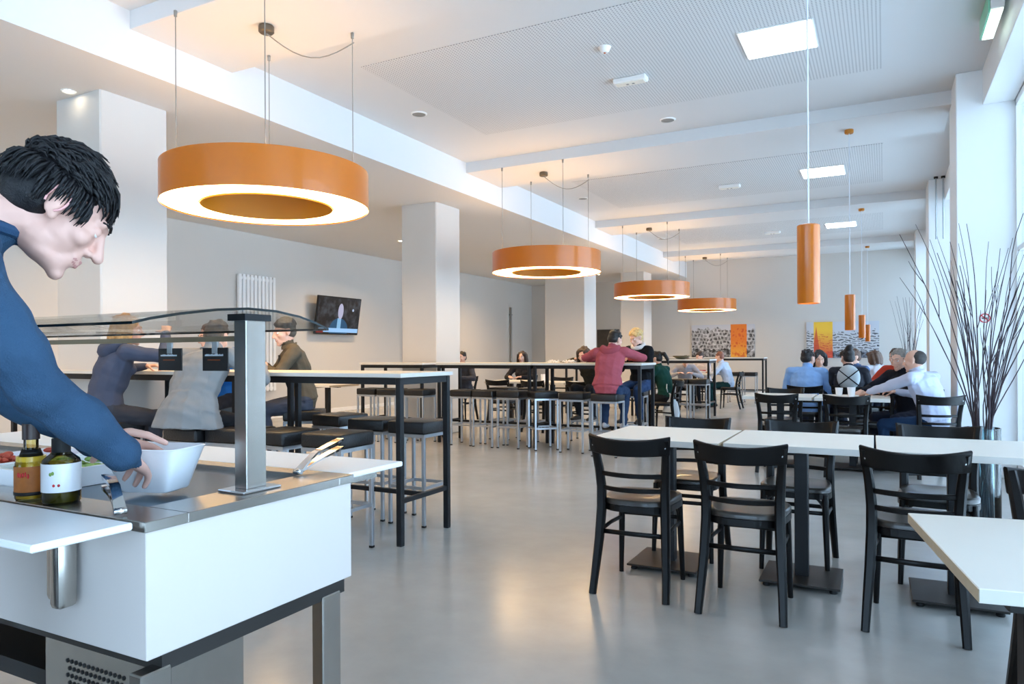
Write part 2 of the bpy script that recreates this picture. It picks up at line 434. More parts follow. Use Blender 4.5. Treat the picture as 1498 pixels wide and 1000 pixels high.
for y, lab in ((1.2, 'white square light panel overhead, behind the viewer'), (6.466, 'nearest glowing square ceiling light panel'), (11.73, 'middle glowing square ceiling light panel'), (16.915, 'farthest small glowing square ceiling light panel')):
    t = thing('ceiling_light', lab, 'ceiling light', (-.825, y + .3, H - .006), 0, 'square light panels in the ceiling')
    b = B(); box(b, -.31, .31, -.31, .31, -.012, 0, .002); obj('frame', b, M['white'], t)
    b = B(); box(b, -.295, .295, -.295, .295, -.016, -.011); obj('diffuser', b, M['led'], t)
b = B(); lathe(b, [(0, -.05), (.03, -.05), (.045, -.03), (.05, -.012), (.06, 0), (0, 0)], 20)
sd = tag(obj('smoke_detector', b, M['white'], smooth=True), 'white smoke detector on the ceiling before the nearest light box', 'smoke detector'); sd.location = (-2.25, 6.19, H - .006)
b = B(); lathe(b, [(0, -.056), (.01, -.056), (.01, -.05), (0, -.05)], 10); obj('led', b, M['ink_o'], sd)
for y, lab in ((7.0, 'nearest white emergency light box on the ceiling'), (12.25, 'middle white emergency light box on the ceiling'), (17.41, 'farthest white emergency light box on the ceiling')):
    t = thing('emergency_light', lab, 'emergency light', (-2.27, y, H - .006), 0, 'emergency light boxes on the ceiling')
    b = B(); box(b, -.17, .17, -.06, .06, -.05, 0, .008); obj('housing', b, M['white'], t)
    b = B(); box(b, -.15, .15, -.045, .045, -.06, -.05, .004); obj('lens', b, M['lam'], t)
    b = B()
    for s in (-1, 1): box(b, s * .03 - .012, s * .03 + .012, -.012, .012, -.064, -.059)
    obj('lamp', b, M['grey'], t)
for x, y, lab in ((-4.79, 6.89, 'nearest round grey ceiling speaker beside the left beam'), (-2.29, 8.48, 'round grey ceiling speaker in the middle of the hall'), (-4.81, 12.05, 'second round grey ceiling speaker along the left beam'), (-4.82, 17.23, 'farthest round grey ceiling speaker along the left beam')):
    b = B(); lathe(b, [(0, -.008), (.075, -.01), (.09, -.004), (.092, 0), (0, 0)], 24)
    s = tag(obj('ceiling_speaker', b, M['grey'], smooth=True), lab, 'ceiling speaker', 'round speakers in the ceiling'); s.location = (x, y, H)
    b = B(); lathe(b, [(.078, -.012), (.094, -.006), (.096, 0), (.09, 0), (.078, -.012)], 24); obj('rim', b, M['white'], s, True)
t = thing('exit_sign', 'white lit escape sign with mint glass edge below ceiling', 'sign', (.79, 7.0, 3.9), 0)
b = B(); box(b, -.045, .045, -.38, .2, -.0, .12, .006); obj('housing', b, M['white'], t)
b = B(); box(b, -.04, .04, -.36, .23, -.012, .001); obj('lit_face', b, M['exit'], t)
b = B(); box(b, -.06, -.048, -.36, .2, -.02, .14); obj('edge_glass', b, M['mint'], t)
k = 0
for x, y, lab in ((-6.36, 3.79, 'small round recessed downlight before the nearest column'), (-8.8, 11.98, 'small glowing downlight left of the second column'), (-7.46, 19.91, 'small glowing downlight before the farthest column')):
    t = thing('downlight', lab, 'ceiling light', (x, y, HL), 0, 'downlights in the lower ceiling')
    b = B(); lathe(b, [(.04, -.004), (.055, -.01), (.062, -.002), (.062, 0), (.04, 0), (.04, -.004)], 20); obj('rim', b, M['white'], t, True)
    b = B(); lathe(b, [(0, -.004), (.04, -.004), (.04, 0), (0, 0)], 16); obj('lens', b, M['spot'], t)
# the aisle's own downlights (the lamps of that ceiling); each is a small round lamp
def lamp(x, y, z, p, col=(1, .66, .34), size=.12):
    l = D.lights.new('downlight_lamp', 'AREA'); l.shape = 'DISK'; l.size = size; l.energy = p; l.color = col; l.spread = radians(140)
    o = D.objects.new('downlight_lamp', l); link(o); o.location = (x, y, z)
for x in (-6.9, -8.9):
    for y in (1.5, 6.6, 12, 17.5): lamp(x, y, HL - .02, 46)

# ------------------------------------------------------------------ wall things
for nm, x, w, h, z, k, b0, b1, lab in (('poster', -4.33, 1.86, .98, 1.61, 1, .63, .88, 'black and white town house poster with an orange stripe'),
                                     ('poster', -1.045, 1.86, 1.02, 1.6, 2, .105, .37, 'grey skyline poster with yellow and red church stripe')):
    b = B(); box(b, -w / 2, w / 2, -.02, .02, -h / 2, h / 2)
    p = tag(obj(nm, b, poster_mat('print', w, h, b0, b1, k)), lab, 'poster'); p.location = (x, YF - .022, z)
t = thing('television', 'wall television showing a newscaster above a blue caption bar', 'television', (XL + .2, 12.08, 2.1), 0); t.rotation_euler = (0, radians(9), 0)
b = B(); box(b, -.03, .02, -.69, .69, -.41, .41, .008); obj('case', b, M['blackm'], t)
b = B(); box(b, .02, .024, -.665, .665, -.385, .385); obj('screen', b, tv_mat(), t)
b = B(); box(b, -.2, -.03, -.15, .15, -.12, .12, .01); obj('wall_mount', b, M['steel_d'], t)
t = thing('radiator', 'tall white ribbed radiator on the left wall', 'radiator', (XL + .06, 9.93, 0))
for k in range(10):
    y = -.42 + k * .093
    b = B(); box(b, -.03, .035, y - .034, y + .034, .55, 2.78, .012, seg=2); obj('fin', b, M['trim'], t)
b = B(); box(b, -.02, .02, -.46, .46, .58, .63); box(b, -.02, .02, -.46, .46, 2.68, 2.73); obj('manifold', b, M['trim'], t)
t = thing('no_smoking_sign', 'small red prohibition sign on the white window pier', 'sign', (.89, 8.466 - .004, 1.58))
b = B()
sweep(b, [(.042 * cos(2 * pi * k / 28), 0, .042 * sin(2 * pi * k / 28)) for k in range(29)], rect(.005, .009), up=(0, 1, 0)); obj('ring', b, M['red'], t)
b = B(); box(b, -.04, .04, -.002, .002, -.004, .004, mat4=Matrix.Rotation(radians(45), 4, 'Y')); obj('slash', b, M['red'], t)
b = B(); box(b, -.025, .02, -.001, .001, -.005, .005); obj('pictogram', b, M['blackm'], t)

# ------------------------------------------------------------------ bar tables, stools
def bar_table(name_label, loc, L=1.5, first=None):
    t = thing('bar_table', name_label, 'table', loc, 0, 'high bar tables across the hall')
    w = .63; h = 1.127
    b = B(); box(b, -L / 2, L / 2, -w / 2, w / 2, h - .028, h, .002)
    for f in b.faces:
        if abs(f.normal.z) < .5: f.material_index = 1
    obj('tabletop', b, [M['lam_w'], M['edge_l']], t)
    b = B()
    for s in (-1, 1):
        box(b, -L / 2 + .02, L / 2 - .02, s * (w / 2 - .035) - .015, s * (w / 2 - .035) + .015, h - .075, h - .028)
        box(b, s * (L / 2 - .035) - .015, s * (L / 2 - .035) + .015, -w / 2 + .02, w / 2 - .02, h - .075, h - .028)
    obj('apron', b, M['steel_d'], t)
    for sx in (-1, 1):
        for sy in (-1, 1):
            b = B(); x, y = sx * (L / 2 - .035), sy * (w / 2 - .035); box(b, x - .02, x + .02, y - .02, y + .02, 0.006, h - .03, .003)
            l = obj('leg', b, M['steel_d'], t)
            b = B(); box(b, x - .018, x + .018, y - .018, y + .018, 0, .008); obj('foot_cap', b, M['blackm'], l)
        b = B(); box(b, sx * (L / 2 - .035) - .014, sx * (L / 2 - .035) + .014, -w / 2 + .05, w / 2 - .05, .275, .305); obj('foot_rail', b, M['steel_d'], t)
    b = B(); box(b, -L / 2 + .05, L / 2 - .05, -.014, .014, .275, .305); obj('foot_rail', b, M['steel_d'], t)
    return t
def row(x_right, yc, n, labs, L=1.5):
    for k in range(n):
        bar_table(labs[k], (x_right - L / 2 - k * (L + .012), yc, 0), L)
row(-2.77, 4.08, 3, ['nearest high bar table, end with free right legs behind the salad counter', 'nearest row high bar table between the grey coat and cardigan woman', 'leftmost high bar table of the nearest row, by the first column'])
row(-2.64, 8.825, 2, ['middle row bar table where the man in red hoodie leans', 'middle row bar table second from the central aisle'], 1.5)
bar_table('middle row bar table before the second column at left', (-6.45, 8.82, 0), 1.15)
row(-2.94, 14.12, 2, ['third row bar table behind the green dressed woman', 'third row bar table mostly hidden behind the blonde woman'])
row(-2.68, 19.2, 2, ['farthest bar table below the town house poster', 'farthest row bar table left of the poster'])
def make_stool():
    t = thing('bar_stool', '-', 'stool', (0, 0, 0), 0, 'black padded bar stools at the high tables')
    w = .165; r = .012
    b = B(); box(b, -w, w, -w, w, .67, .76, .016, seg=3)
    for v in b.verts:
        if v.co.z > .73: v.co.z += .012 * (1 - (v.co.x / w) ** 2) * (1 - (v.co.y / w) ** 2)
    obj('cushion', b, M['pad'], t, True)
    b = B()
    for s in (-1, 1):
        box(b, -w + .004, w - .004, s * (w - .016) - r, s * (w - .016) + r, .646, .67); box(b, s * (w - .016) - r, s * (w - .016) + r, -w + .028, w - .028, .646, .67)
    obj('seat_frame', b, M['tube'], t)
    for sx in (-1, 1):
        for sy in (-1, 1):
            x, y = sx * (w - .016), sy * (w - .016)
            b = B(); box(b, x - r, x + r, y - r, y + r, .012, .648, .002); l = obj('leg', b, M['tube'], t)
            b = B(); box(b, x - r - .001, x + r + .001, y - r - .001, y + r + .001, 0, .014); obj('foot_cap', b, M['blackm'], l)
    for s in (-1, 1):
        b = B(); box(b, s * (w - .016) - r * .9, s * (w - .016) + r * .9, -w + .028, w - .028, .27, .292); obj('foot_rest', b, M['tube'], t)
        b = B(); box(b, -w + .028, w - .028, s * (w - .016) - r * .9, s * (w - .016) + r * .9, .27, .292); obj('foot_rest', b, M['tube'], t)
    return t
stool0 = make_stool(); used = [False]
def stool(x, y, lab, rz=0., g=None):
    if not used[0]: o = stool0; used[0] = True; o.location = (x, y, 0); o.rotation_euler = (0, 0, rz); o['label'] = lab
    else: o = dup(stool0, (x, y, 0), rz, lab)
    return o
ords = ['first', 'second', 'third', 'fourth', 'fifth', 'sixth', 'seventh']
stool(-3.10, 3.54, 'nearest black bar stool, just behind the counter at its right end', .02)
stool(-3.52, 3.50, 'black bar stool second from right on near side of nearest table', -.05)
stool(-3.88, 3.46, 'black bar stool right of the person in grey coat', .06)
stool(-4.22, 3.40, 'black bar stool under the person in grey coat')
stool(-5.22, 3.42, 'black bar stool under the woman in slate hoodie', .1)
stool(-3.10, 4.43, 'black bar stool at far side of nearest table, beside its free legs', .0)
stool(-3.50, 4.45, 'black bar stool second from the free end on far side of nearest table', .05)
stool(-4.02, 4.62, 'black bar stool pulled out beside the cardigan woman', -.1)
stool(-4.62, 4.84, 'black bar stool under the woman in brown cardigan', .6)
stool(-5.69, 4.85, 'black bar stool under the person in bright blue')
mid = [(-3.0, 8.3, .0), (-3.5, 8.46, .06), (-3.98, 8.52, .75), (-4.42, 8.5, .04), (-4.78, 8.48, -.05), (-5.15, 8.5, .05), (-5.86, 8.42, 0), (-6.3, 8.36, .05), (-6.68, 8.38, 0)]
ml = ['black bar stool under the man in red hoodie', 'black bar stool next left of the man in red hoodie', 'black bar stool turned cornerwise at the middle high table',
      'black bar stool left of the cornerwise stool, middle high table', 'second black bar stool left of the cornerwise one', 'leftmost black bar stool of the group at the middle table',
      'black bar stool right of three before the second column', 'middle black bar stool of three before the second column', 'leftmost black bar stool of three before the second column']
for (x, y, r), l in zip(mid, ml): stool(x, y, l, r)
for (x, y, r), l in zip([(-3.05, 9.5, .1), (-3.85, 9.65, .1), (-4.5, 9.3, 0), (-5.0, 9.32, .05)],
                        ['black bar stool under the blonde woman', 'black bar stool under the person in olive coat', 'black bar stool on far side of middle table, seen between legs', 'leftmost black bar stool on far side of middle table']): stool(x, y, l, r)
for (x, y), l in zip([(-3.42, 13.5), (-3.07, 13.52)], ['left one of two black bar stools at third row table', 'right one of two black bar stools at third row table']): stool(x, y, l)
for (x, y), l in zip([(-3.34, 18.6), (-2.98, 18.62)], ['left one of two black bar stools below the town house poster', 'right one of two black bar stools below the town house poster']): stool(x, y, l)

# ------------------------------------------------------------------ low tables
def make_low_table():
    t = thing('cafe_table', '-', 'table', (0, 0, 0), 0, 'low white pedestal tables')
    w = .355; h = .775
    b = B(); box(b, -w, w, -w, w, h - .034, h, .002)
    for f in b.faces:
        if abs(f.normal.z) < .5: f.material_index = 1 if abs(f.normal.x) < .5 else 2
    obj('tabletop', b, [M['lam'], M['edge_l'], M['edge']], t)
    b = B(); box(b, -.25, .25, -.03, .03, h - .05, h - .034); box(b, -.03, .03, -.25, .25, h - .05, h - .034); obj('top_bracket', b, M['steel_d'], t)
    b = B(); box(b, -.035, .035, -.035, .035, .03, h - .05, .004); obj('post', b, M['steel_d'], t)
    b = B(); box(b, -.2, .2, -.2, .2, .022, .034, .003); p = obj('base_plate', b, M['base_d'], t)
    for sx in (-1, 1):
        for sy in (-1, 1):
            b = B(); lathe(b, [(0, 0), (.018, 0), (.02, .004), (.016, .022), (0, .022)], 12, (sx * .165, sy * .165, 0)); obj('foot', b, M['blackm'], p)
    return t
tab0 = make_low_table(); tu = [False]
def low_table(x, y, lab, rz=0.):
    if not tu[0]: o = tab0; tu[0] = True; o.location = (x, y, 0); o.rotation_euler = (0, 0, rz); o['label'] = lab
    else: o = dup(tab0, (x, y, 0), rz, lab)
    return o
low_table(-1.13, 4.18, 'white pedestal table at left end of front row, behind first chair', 0)
low_table(-.405, 4.215, 'middle white pedestal table of the front row', 0.01)
low_table(.315, 4.22, 'white pedestal table of front row beside the twig vase', 0.015)
for i, (x, y, lab) in enumerate([(-1.03, 8.47, 'white pedestal table behind left chair of second row'), (-.3, 8.47, 'white pedestal table with the coffee cup, second row'),
        (-.9, 10.75, 'white pedestal table before the man in light blue sweater'), (-.18, 10.78, 'white pedestal table before the woman with lattice back'),
        (-4.1, 11.25, 'white pedestal table left of the green dressed woman'), (-5.0, 11.1, 'white pedestal table behind middle bar table, with paper cup'), (-5.9, 11.3, 'white pedestal table before the dark haired girl'),
        (-8.0, 8.9, 'white pedestal table alone by the left wall'), (-3.85, 16.45, 'white pedestal table between the far pair, third row')]): low_table(x, y, lab)
# foreground table
t = thing('dining_table', 'white table with pale wooden edge cut off at right foreground', 'table', (.06, 2.41, 0), radians(8.5))
b = B(); box(b, 0, .8, -.715, 0, .745, .775, .002)
for f in b.faces:
    if abs(f.normal.z) < .5: f.material_index = 2 if f.normal.x < -.5 else 1
obj('tabletop', b, [M['lam'], M['edge_l'], M['edge']], t)
b = B(); box(b, .07, .73, -.66, -.62, .715, .745); box(b, .07, .73, -.12, -.08, .715, .745); box(b, .07, .11, -.62, -.12, .715, .745); box(b, .69, .73, -.62, -.12, .715, .745); obj('frame', b, M['blackm'], t)
for x, y in ((.115, -.64), (.69, -.64), (.41, -.1)):
    b = B(); box(b, x - .022, x + .022, y - .022, y + .022, 0, .72, .003); obj('leg', b, M['blackm'], t)
b = B(); box(b, .13, .68, -.65, -.63, .5, .53); obj('cross_rail', b, M['blackm'], t)

# ------------------------------------------------------------------ cafe chair (faces +Y)
def arc_pts(w, z, sag, y0, n=13):
    return [(x, y0 - sag * (1 - (x / w) ** 2), z) for x in [-w + 2 * w * k / (n - 1) for k in range(n)]]
def make_chair():
    t = thing('dining_chair', '-', 'chair', (0, 0, 0), 0, 'black bentwood dining chairs')
    # seat: rounded trapezoid, dished
    ol = []
    n = 36
    for k in range(n):
        a = 2 * pi * k / n; c, s = cos(a), sin(a)
        x = math.copysign(abs(c) ** .55, c); y = math.copysign(abs(s) ** .55, s)
        ol.append((x * (.187 + .017 * y), .01 + y * .198))
    b = B()
    def rg(sc, z): return [b.verts.new((x * sc, .01 + (y - .01) * sc, z)) for x, y in ol]
    rs = [rg(.93, .453), rg(1., .46), rg(1., .48), rg(.97, .488), rg(.86, .486), rg(.6, .48), rg(.3, .478)]
    for r0, r1 in zip(rs, rs[1:]):
        for k in range(n): b.faces.new((r0[k], r0[(k + 1) % n], r1[(k + 1) % n], r1[k]))
    b.faces.new(list(reversed(rs[0]))); b.faces.new(rs[-1])
    obj('seat', b, M['seat'], t, True, 60)
    b = B()
    rs = [rg(.9, .398), rg(.965, .4), rg(.965, .428), rg(.9, .428)] if 0 else None
    ring = [(x * .95,   .01 + (y - .01) * .95, .441) for x, y in ol]
    sweep(b, ring + ring[:1], rect(.032, .022), up=(0, 0, 1), cap=False); obj('seat_rim', b, M['black'], t)
    post = [(.193, -.245, 0), (.187, -.212, .12), (.177, -.178, .28), (.170, -.158, .44), (.170, -.16, .55), (.177, -.177, .65), (.187, -.206, .75), (.193, -.232, .815)]
    for s in (-1, 1):
        b = B(); sweep(b, [(s * x, y, z) for x, y, z in post], rect(.04, .041, .009), up=(0, 1, 0), scale=[.86, .95, 1.08, 1.15, 1.1, 1.02, .92, .8]); l = obj('rear_leg', b, M['black'], t, True)
        b = B(); ell(b, (s * .187, -.236, .775), (.008, .005, .008), n=10); obj('bolt', b, M['tube'], l)
        b = B(); tube(b, [(s * .163, .168, .45), (s * .168, .178, .26), (s * .176, .19, 0)], .018, 10, rad=[.019, .0175, .013]); obj('front_leg', b, M['black'], t, True)
        b = B(); sweep(b, [(s * .176, -.172, .315), (s * .172, -.0, .325), (s * .167, .172, .32)], rect(.022, .014, .004), up=(0, 0, 1)); obj('side_stretcher', b, M['black'], t)
        b = B(); pts = [(s * (.166 - .085 * (1 - cos(a))), .165, .31 + .13 * sin(a)) for a in [pi / 2 * k / 8 for k in range(9)]]
        tube(b, pts, .008, 6)
        pts = [(s * .168, .165 - .085 * (1 - cos(a)), .32 + .12 * sin(a)) for a in [pi / 2 * k / 8 for k in range(9)]]
        tube(b, pts, .008, 6); obj('bent_brace', b, M['black'], t, True)
    # top rail: tall, curved back, ends cover the posts
    b = B(); pts = arc_pts(.208, .77, .072, -.218, 17); pr = rect(.084, .019, .005)
    sc = [(1. + .14 * (abs(p[0]) / .208) ** 2, 1.) for p in pts]
    rs = sweep(b, pts, pr, up=(0, -.18, 1), scale=sc)
    for v in b.verts: v.co.z += .014 * (v.co.x / .208) ** 2
    obj('top_rail', b, M['black'], t, True)
    for z, y0, w in ((.622, -.172, .170), (.545, -.160, .166)):
        b = B(); sweep(b, arc_pts(w, z, .056, y0), rect(.024, .014, .004), up=(0, -.1, 1)); obj('back_slat', b, M['black'], t, True)
    b = B(); sweep(b, [(-.174, -.172, .315), (0, -.18, .315), (.174, -.172, .315)], rect(.024, .014, .004), up=(0, 0, 1)); obj('rear_stretcher', b, M['black'], t)
    b = B(); sweep(b, [(-.166, .17, .345), (0, .18, .345), (.166, .17, .345)], rect(.022, .014, .004), up=(0, 0, 1)); obj('front_stretcher', b, M['black'], t)
    return t
chair0 = make_chair(); cu = [False]
def chair(x, y, lab, rz=0.):
    if not cu[0]: o = chair0; cu[0] = True; o.location = (x, y, 0); o.rotation_euler = (0, 0, rz); o['label'] = lab
    else: o = dup(chair0, (x, y, 0), rz, lab)
    return o
chair(-1.165, 3.745, 'black slat back chair at front left table, leftmost of three', radians(1))
chair(-.605, 3.70, 'black slat back chair in the middle of the front three', radians(0))
chair(.125, 3.80, 'black slat back chair at front right, behind the corner of foreground table', radians(-3))
chair(-1.09, 4.50, 'black chair facing us across the front row\'s left table', pi)
chair(-.46, 4.53, 'black chair facing us across the front row\'s middle table', pi)
chair(.26, 4.56, 'black chair facing us in front of the twig vase', pi - .06)
chair(.62, 2.92, 'black chair cut off at right edge behind foreground table', pi + .1)
chair(-.99, 8.04, 'black chair with open slats at left of the second row', .0)
chair(-.34, 8.02, 'black chair before the coffee cup in second row', .03)
chair(.44, 8.3, 'black chair under the man in light shirt', .2)
chair(-1.05, 8.86, 'black chair pushed in behind second row, left of the blue sweater', pi)
chair(-.1, 8.9, 'black chair on far side of second row table', pi)
chair(.28, 9.22, 'black chair under the older person in dark jumper', pi * .78)
chair(-.9, 10.05, 'black chair under the man in light blue sweater', 0)
chair(-.38, 10.1, 'black chair under the woman with lattice back', 0)
chair(-.8, 11.25, 'black chair under the woman with long black hair', pi)
chair(-.25, 11.25, 'black chair under the person in denim jacket', pi * .7)
chair(-.03, 12.0, 'black chair under the brown haired person in white', .0)
chair(.2, 11.6, 'black chair under the person in red', pi * .8)
chair(-3.08, 11.15, 'black chair under the woman in dark green', pi * .5)
chair(-4.2, 10.5, 'black chair behind the middle bar table, right one', .05)
chair(-4.95, 10.45, 'black chair behind the middle bar table, before the paper cup', -.05)
chair(-5.7, 10.6, 'black chair behind the middle bar table, left one', .1)
chair(-5.2, 11.75, 'black chair on far side of the low tables, middle aisle', pi)
chair(-6.27, 12.5, 'black chair under the dark haired girl', pi)
chair(-7.1, 11.6, 'black chair under the person half hidden by second column', pi)
chair(-3.06, 16.5, 'black chair under the person in pale blue and teal', pi * .5)
chair(-3.9, 15.8, 'black chair under the bowed person in grey sweater', pi)
chair(-3.77, 17.12, 'black chair under the person in red and white', pi)

# ------------------------------------------------------------------ salad counter
t = thing('salad_counter', 'white salad counter with steel rim and legs in left foreground', 'counter', (-1.30, .92, 0))
Lc, Wc, zt = 2.1, .63, .92
b = B()          # rim: frame of four bars around the recessed well
for x0, x1, y0, y1 in ((-Lc, 0, 0, .1), (-Lc, 0, Wc - .06, Wc), (-.13, 0, .1, Wc - .06), (-Lc, -Lc + .1, .1, Wc - .06)): box(b, x0, x1, y0, y1, zt - .022, zt, .0015)
obj('rim', b, M['steel'], t)
b = B(); box(b, -Lc + .006, -.006, .006, Wc - .006, .64, zt - .02, .002); obj('body', b, M['panel'], t)
b = B(); box(b, -Lc + .1, -.13, .1, Wc - .06, zt - .021, zt - .012); obj('cold_well', b, M['wellg'], t)
b = B(); box(b, -Lc + .03, -.02, .05, Wc - .02, .6, .64); obj('chassis', b, M['base_d'], t)
for x in (-.035, -Lc + .035):
    for y in (.035, Wc - .075):
        b = B(); s = 1 if x > -1 else -1
        box(b, x - .02, x + .02, y - .035, y + .035, .03, .61, .003); l = obj('leg', b, M['steel'], t)
        b = B(); lathe(b, [(0, 0), (.02, 0), (.022, .01), (.014, .03), (0, .032)], 12, (x, y, 0)); obj('foot', b, M['blackm'], l)
b = B(); box(b, -.45, -.06, .06, .3, .14, .605, .004); cp = obj('compressor_box', b, M['steel'], t)
b = B()
for r in range(14):
    for c in range(14):
        x = -.36 + c * .0155 + (r % 2) * .0078; z = .555 - r * .0165
        lathe(b, [(0, 0), (.0052, 0), (.0052, .0015), (0, .0015)], 6, (0, 0, 0))
        vs = list(b.verts)[-14:]
        bmesh.ops.transform(b, matrix=Matrix.Translation((x, .0597, z)) @ Matrix.Rotation(radians(90), 4, 'X'), verts=vs)
vg = obj('vent_holes', b, M['blackm'], cp); vg['kind'] = 'stuff'
b = B(); box(b, -Lc + .06, -.46, .08, Wc - .08, .46, .5); obj('lower_shelf', b, M['steel_d'], t)
b = B(); box(b, -.61, -.585, .005, .03, .565, .61); obj('hook', b, M['chrome'], t)
for x in (-.215,):
    b = B(); box(b, x - .075, x - .037, -.03, -.0, .73, .885, .012, seg=2); box(b, x - .037, x - .0, -.045, -.0, .722, .885, .012, seg=2); obj('tray_bracket', b, M['steel'], t, True)
def shelf(y0, y1, lab):
    b = B(); box(b, -Lc, -.025, y0, y1, zt - .016, zt - .001, .003); return obj('tray_shelf', b, M['white'], t)
shelf(-.2, -.008, ''); shelf(Wc + .008, Wc + .26, '')
for x, y0, y1 in ((-.3, -.16, 0), (-1.5, -.16, 0), (-.1, Wc, Wc + .2), (-1.5, Wc, Wc + .2)):
    b = B(); box(b, x - .02, x + .02, y0, y1, zt - .045, zt - .016); obj('shelf_arm', b, M['steel'], t)
# chrome tongs lying on the rim and tongs leaning at the far rim
def tongs(p0, p1, up, lab):
    p0, p1 = Vector(p0), Vector(p1); o = thing('serving_tongs', lab, 'tongs', p0)
    d = p1 - p0; side = d.cross(V(0, 0, 1)).normalized()
    for s in (-1, 1):
        b = B(); pts = [d * k / 8 + V(0, 0, (.004 + .012 * s) * min(1, k / 3) + up * sin(pi * k / 8)) + V(0, 0, .012 * min(1, k / 3)) for k in range(9)]
        sweep(b, pts, rect(.006, .02), up=(0, 0, 1), scale=[1.2, 1.1, 1, 1, 1, 1.1, 1.2, 1.3, 1.1]); obj('prong', b, M['chrome'], o, True)
    b = B(); tube(b, [-side * .012, side * .012], .007, 10); obj('hinge', b, M['chrome'], o)
tongs((-1.40, .935, .930), (-1.545, 1.0, .955), .006, 'polished tongs lying on the near steel rim beside the bottles')
tongs((-1.43, 1.47, .930), (-1.47, 1.69, .965), .0, 'polished tongs leaning on the far steel rim')
# sneeze guard
g = thing('sneeze_guard', 'curved glass sneeze guard on a steel post above the counter', 'sneeze guard', (-1.385, 1.262, .92))
b = B(); box(b, -.02, .022, -.03, .032, .006, .418, .002); obj('post', b, M['steel'], g)
b = B(); box(b, -.045, .045, -.06, .06, 0.0005, .007, .002); obj('foot_plate', b, M['chrome'], g)
b = B(); box(b, -1.7, -1.66, -.03, .032, .006, .418, .002); obj('post', b, M['steel'], g)
b = B(); box(b, -1.72, -.02, -.008, .012, .365, .378); obj('light_rail', b, mat('bronze_rail', '#8f7f66', .4, .5), g)
prof = [(-.33, .395), (-.29, .405), (-.22, .418), (-.12, .432), (-.03, .439), (.06, .437), (.14, .427), (.20, .413), (.25, .397)]
b = B(); x0, x1 = -1.9, .03
ring = []
for x in (x0, x1): ring.append([[b.verts.new((x, y, z)) for y, z in prof], [b.verts.new((x, y, z + .006)) for y, z in prof]])
n = len(prof)
for k in range(n - 1):
    for lay in (0, 1):
        f = b.faces.new((ring[0][lay][k], ring[1][lay][k], ring[1][lay][k + 1], ring[0][lay][k + 1])); f.smooth = True
    for e in (0, 1):
        f = b.faces.new((ring[e][0][k], ring[e][0][k + 1], ring[e][1][k + 1], ring[e][1][k])); f.material_index = 1
for k in (0, n - 1):
    f = b.faces.new((ring[0][0][k], ring[1][0][k], ring[1][1][k], ring[0][1][k])); f.material_index = 1
bmesh.ops.recalc_face_normals(b, faces=b.faces[:]); obj('curved_glass', b, [M['guard'], M['guard_e']], g)
b = B(); box(b, -.03, .03, -.04, .042, .414, .43); obj('glass_clamp', b, M['steel_d'], g)
for x, lab in ((-1.71, 'black price card clipped left under the sneeze guard'), (-1.535, 'black price card clipped beside the steel post')):
    c = thing('price_card', lab, 'price card', (x, 1.287, 1.21), 0, 'price cards under the sneeze guard')
    b = B(); box(b, -.047, .047, -.002, .002, 0, .06, .001); obj('card', b, M['card'], c)
    b = B(); box(b, -.01, .01, -.004, .002, .045, .085, .001); obj('clip', b, M['clear'], c)
    b = B()                                              # one line of small, illegible white lettering
    xx = -.036
    for k in range(15):
        w = random.uniform(.0026, .005); box(b, xx, xx + w, -.0032, -.002, .0385, .0385 + random.choice((.004, .0065, .005))); xx += w + .0008
    obj('lettering', b, M['ink_w'], c)
    b = B(); box(b, -.026, .02, -.003, -.002, .0275, .0295); obj('print_line', b, M['ink_o'], c)
# bowl, bottles, food trays
b = B(); w0, w1, hh = .062, .1, .105
def sq(w, z, e=.22):
    return [b.verts.new((w * math.copysign(abs(cos(a)) ** e, cos(a)) * 1., w * .72 * math.copysign(abs(sin(a)) ** e, sin(a)), z)) for a in [2 * pi * (k + .5) / 32 for k in range(32)]]
rs = [sq(w0, .0), sq(w0 + .004, .004), sq(w1 - .004, hh - .008), sq(w1, hh), sq(w1 - .003, hh + .002), sq(w1 - .008, hh - .006), sq(w0 - .002, .01)]
for r0, r1 in zip(rs, rs[1:]):
    for k in range(32): b.faces.new((r0[k], r0[(k + 1) % 32], r1[(k + 1) % 32], r1[k]))
b.faces.new(list(reversed(rs[0]))); b.faces.new(rs[-1])
o = tag(obj('serving_bowl', b, M['porc'], smooth=True, auto=50), 'white square serving bowl held in the young man\'s hands', 'bowl'); o.location = (-1.60, 1.16, .9205); o.rotation_euler = (0, 0, radians(18))
def bottle(x, y, lab, prof, gl, liquid_h, label_z, lab_m, cap_m, nm='bottle'):
    t = thing(nm, lab, 'bottle', (x, y, .9205), 0)
    b = B(); lathe(b, prof, 28); obj('glass_body', b, gl, t, True)
    r = prof[2][0]
    b = B(); lathe(b, [(0, .004), (r - .003, .004), (r - .003, liquid_h), (0, liquid_h)], 24); obj('oil', b, lab_m[1], t, True)
    b = B(); lathe(b, [(r + .0005, label_z[0]), (r + .001, label_z[0]), (r + .001, label_z[1]), (r + .0005, label_z[1])], 28); pl = obj('paper_label', b, lab_m[0], t, True)
    top = prof[-1][1]; rn = prof[-3][0]
    b = B(); lathe(b, [(0, top - .03), (rn + .003, top - .03), (rn + .003, top + .006), (0, top + .006)], 20); obj('cap', b, cap_m, t, True)
    return t, pl, r
amber = glass('amber_glass', (.96, .9, .55, 1), .03, 1.2); olive = glass('green_glass', (.55, .55, .18, 1), .03, 1.2)
oil_y = mat('yellow_oil', '#d8b23a', .15, var=.15); oil_g = mat('green_oil', '#5c4f10', .12, var=.5, scale=30)
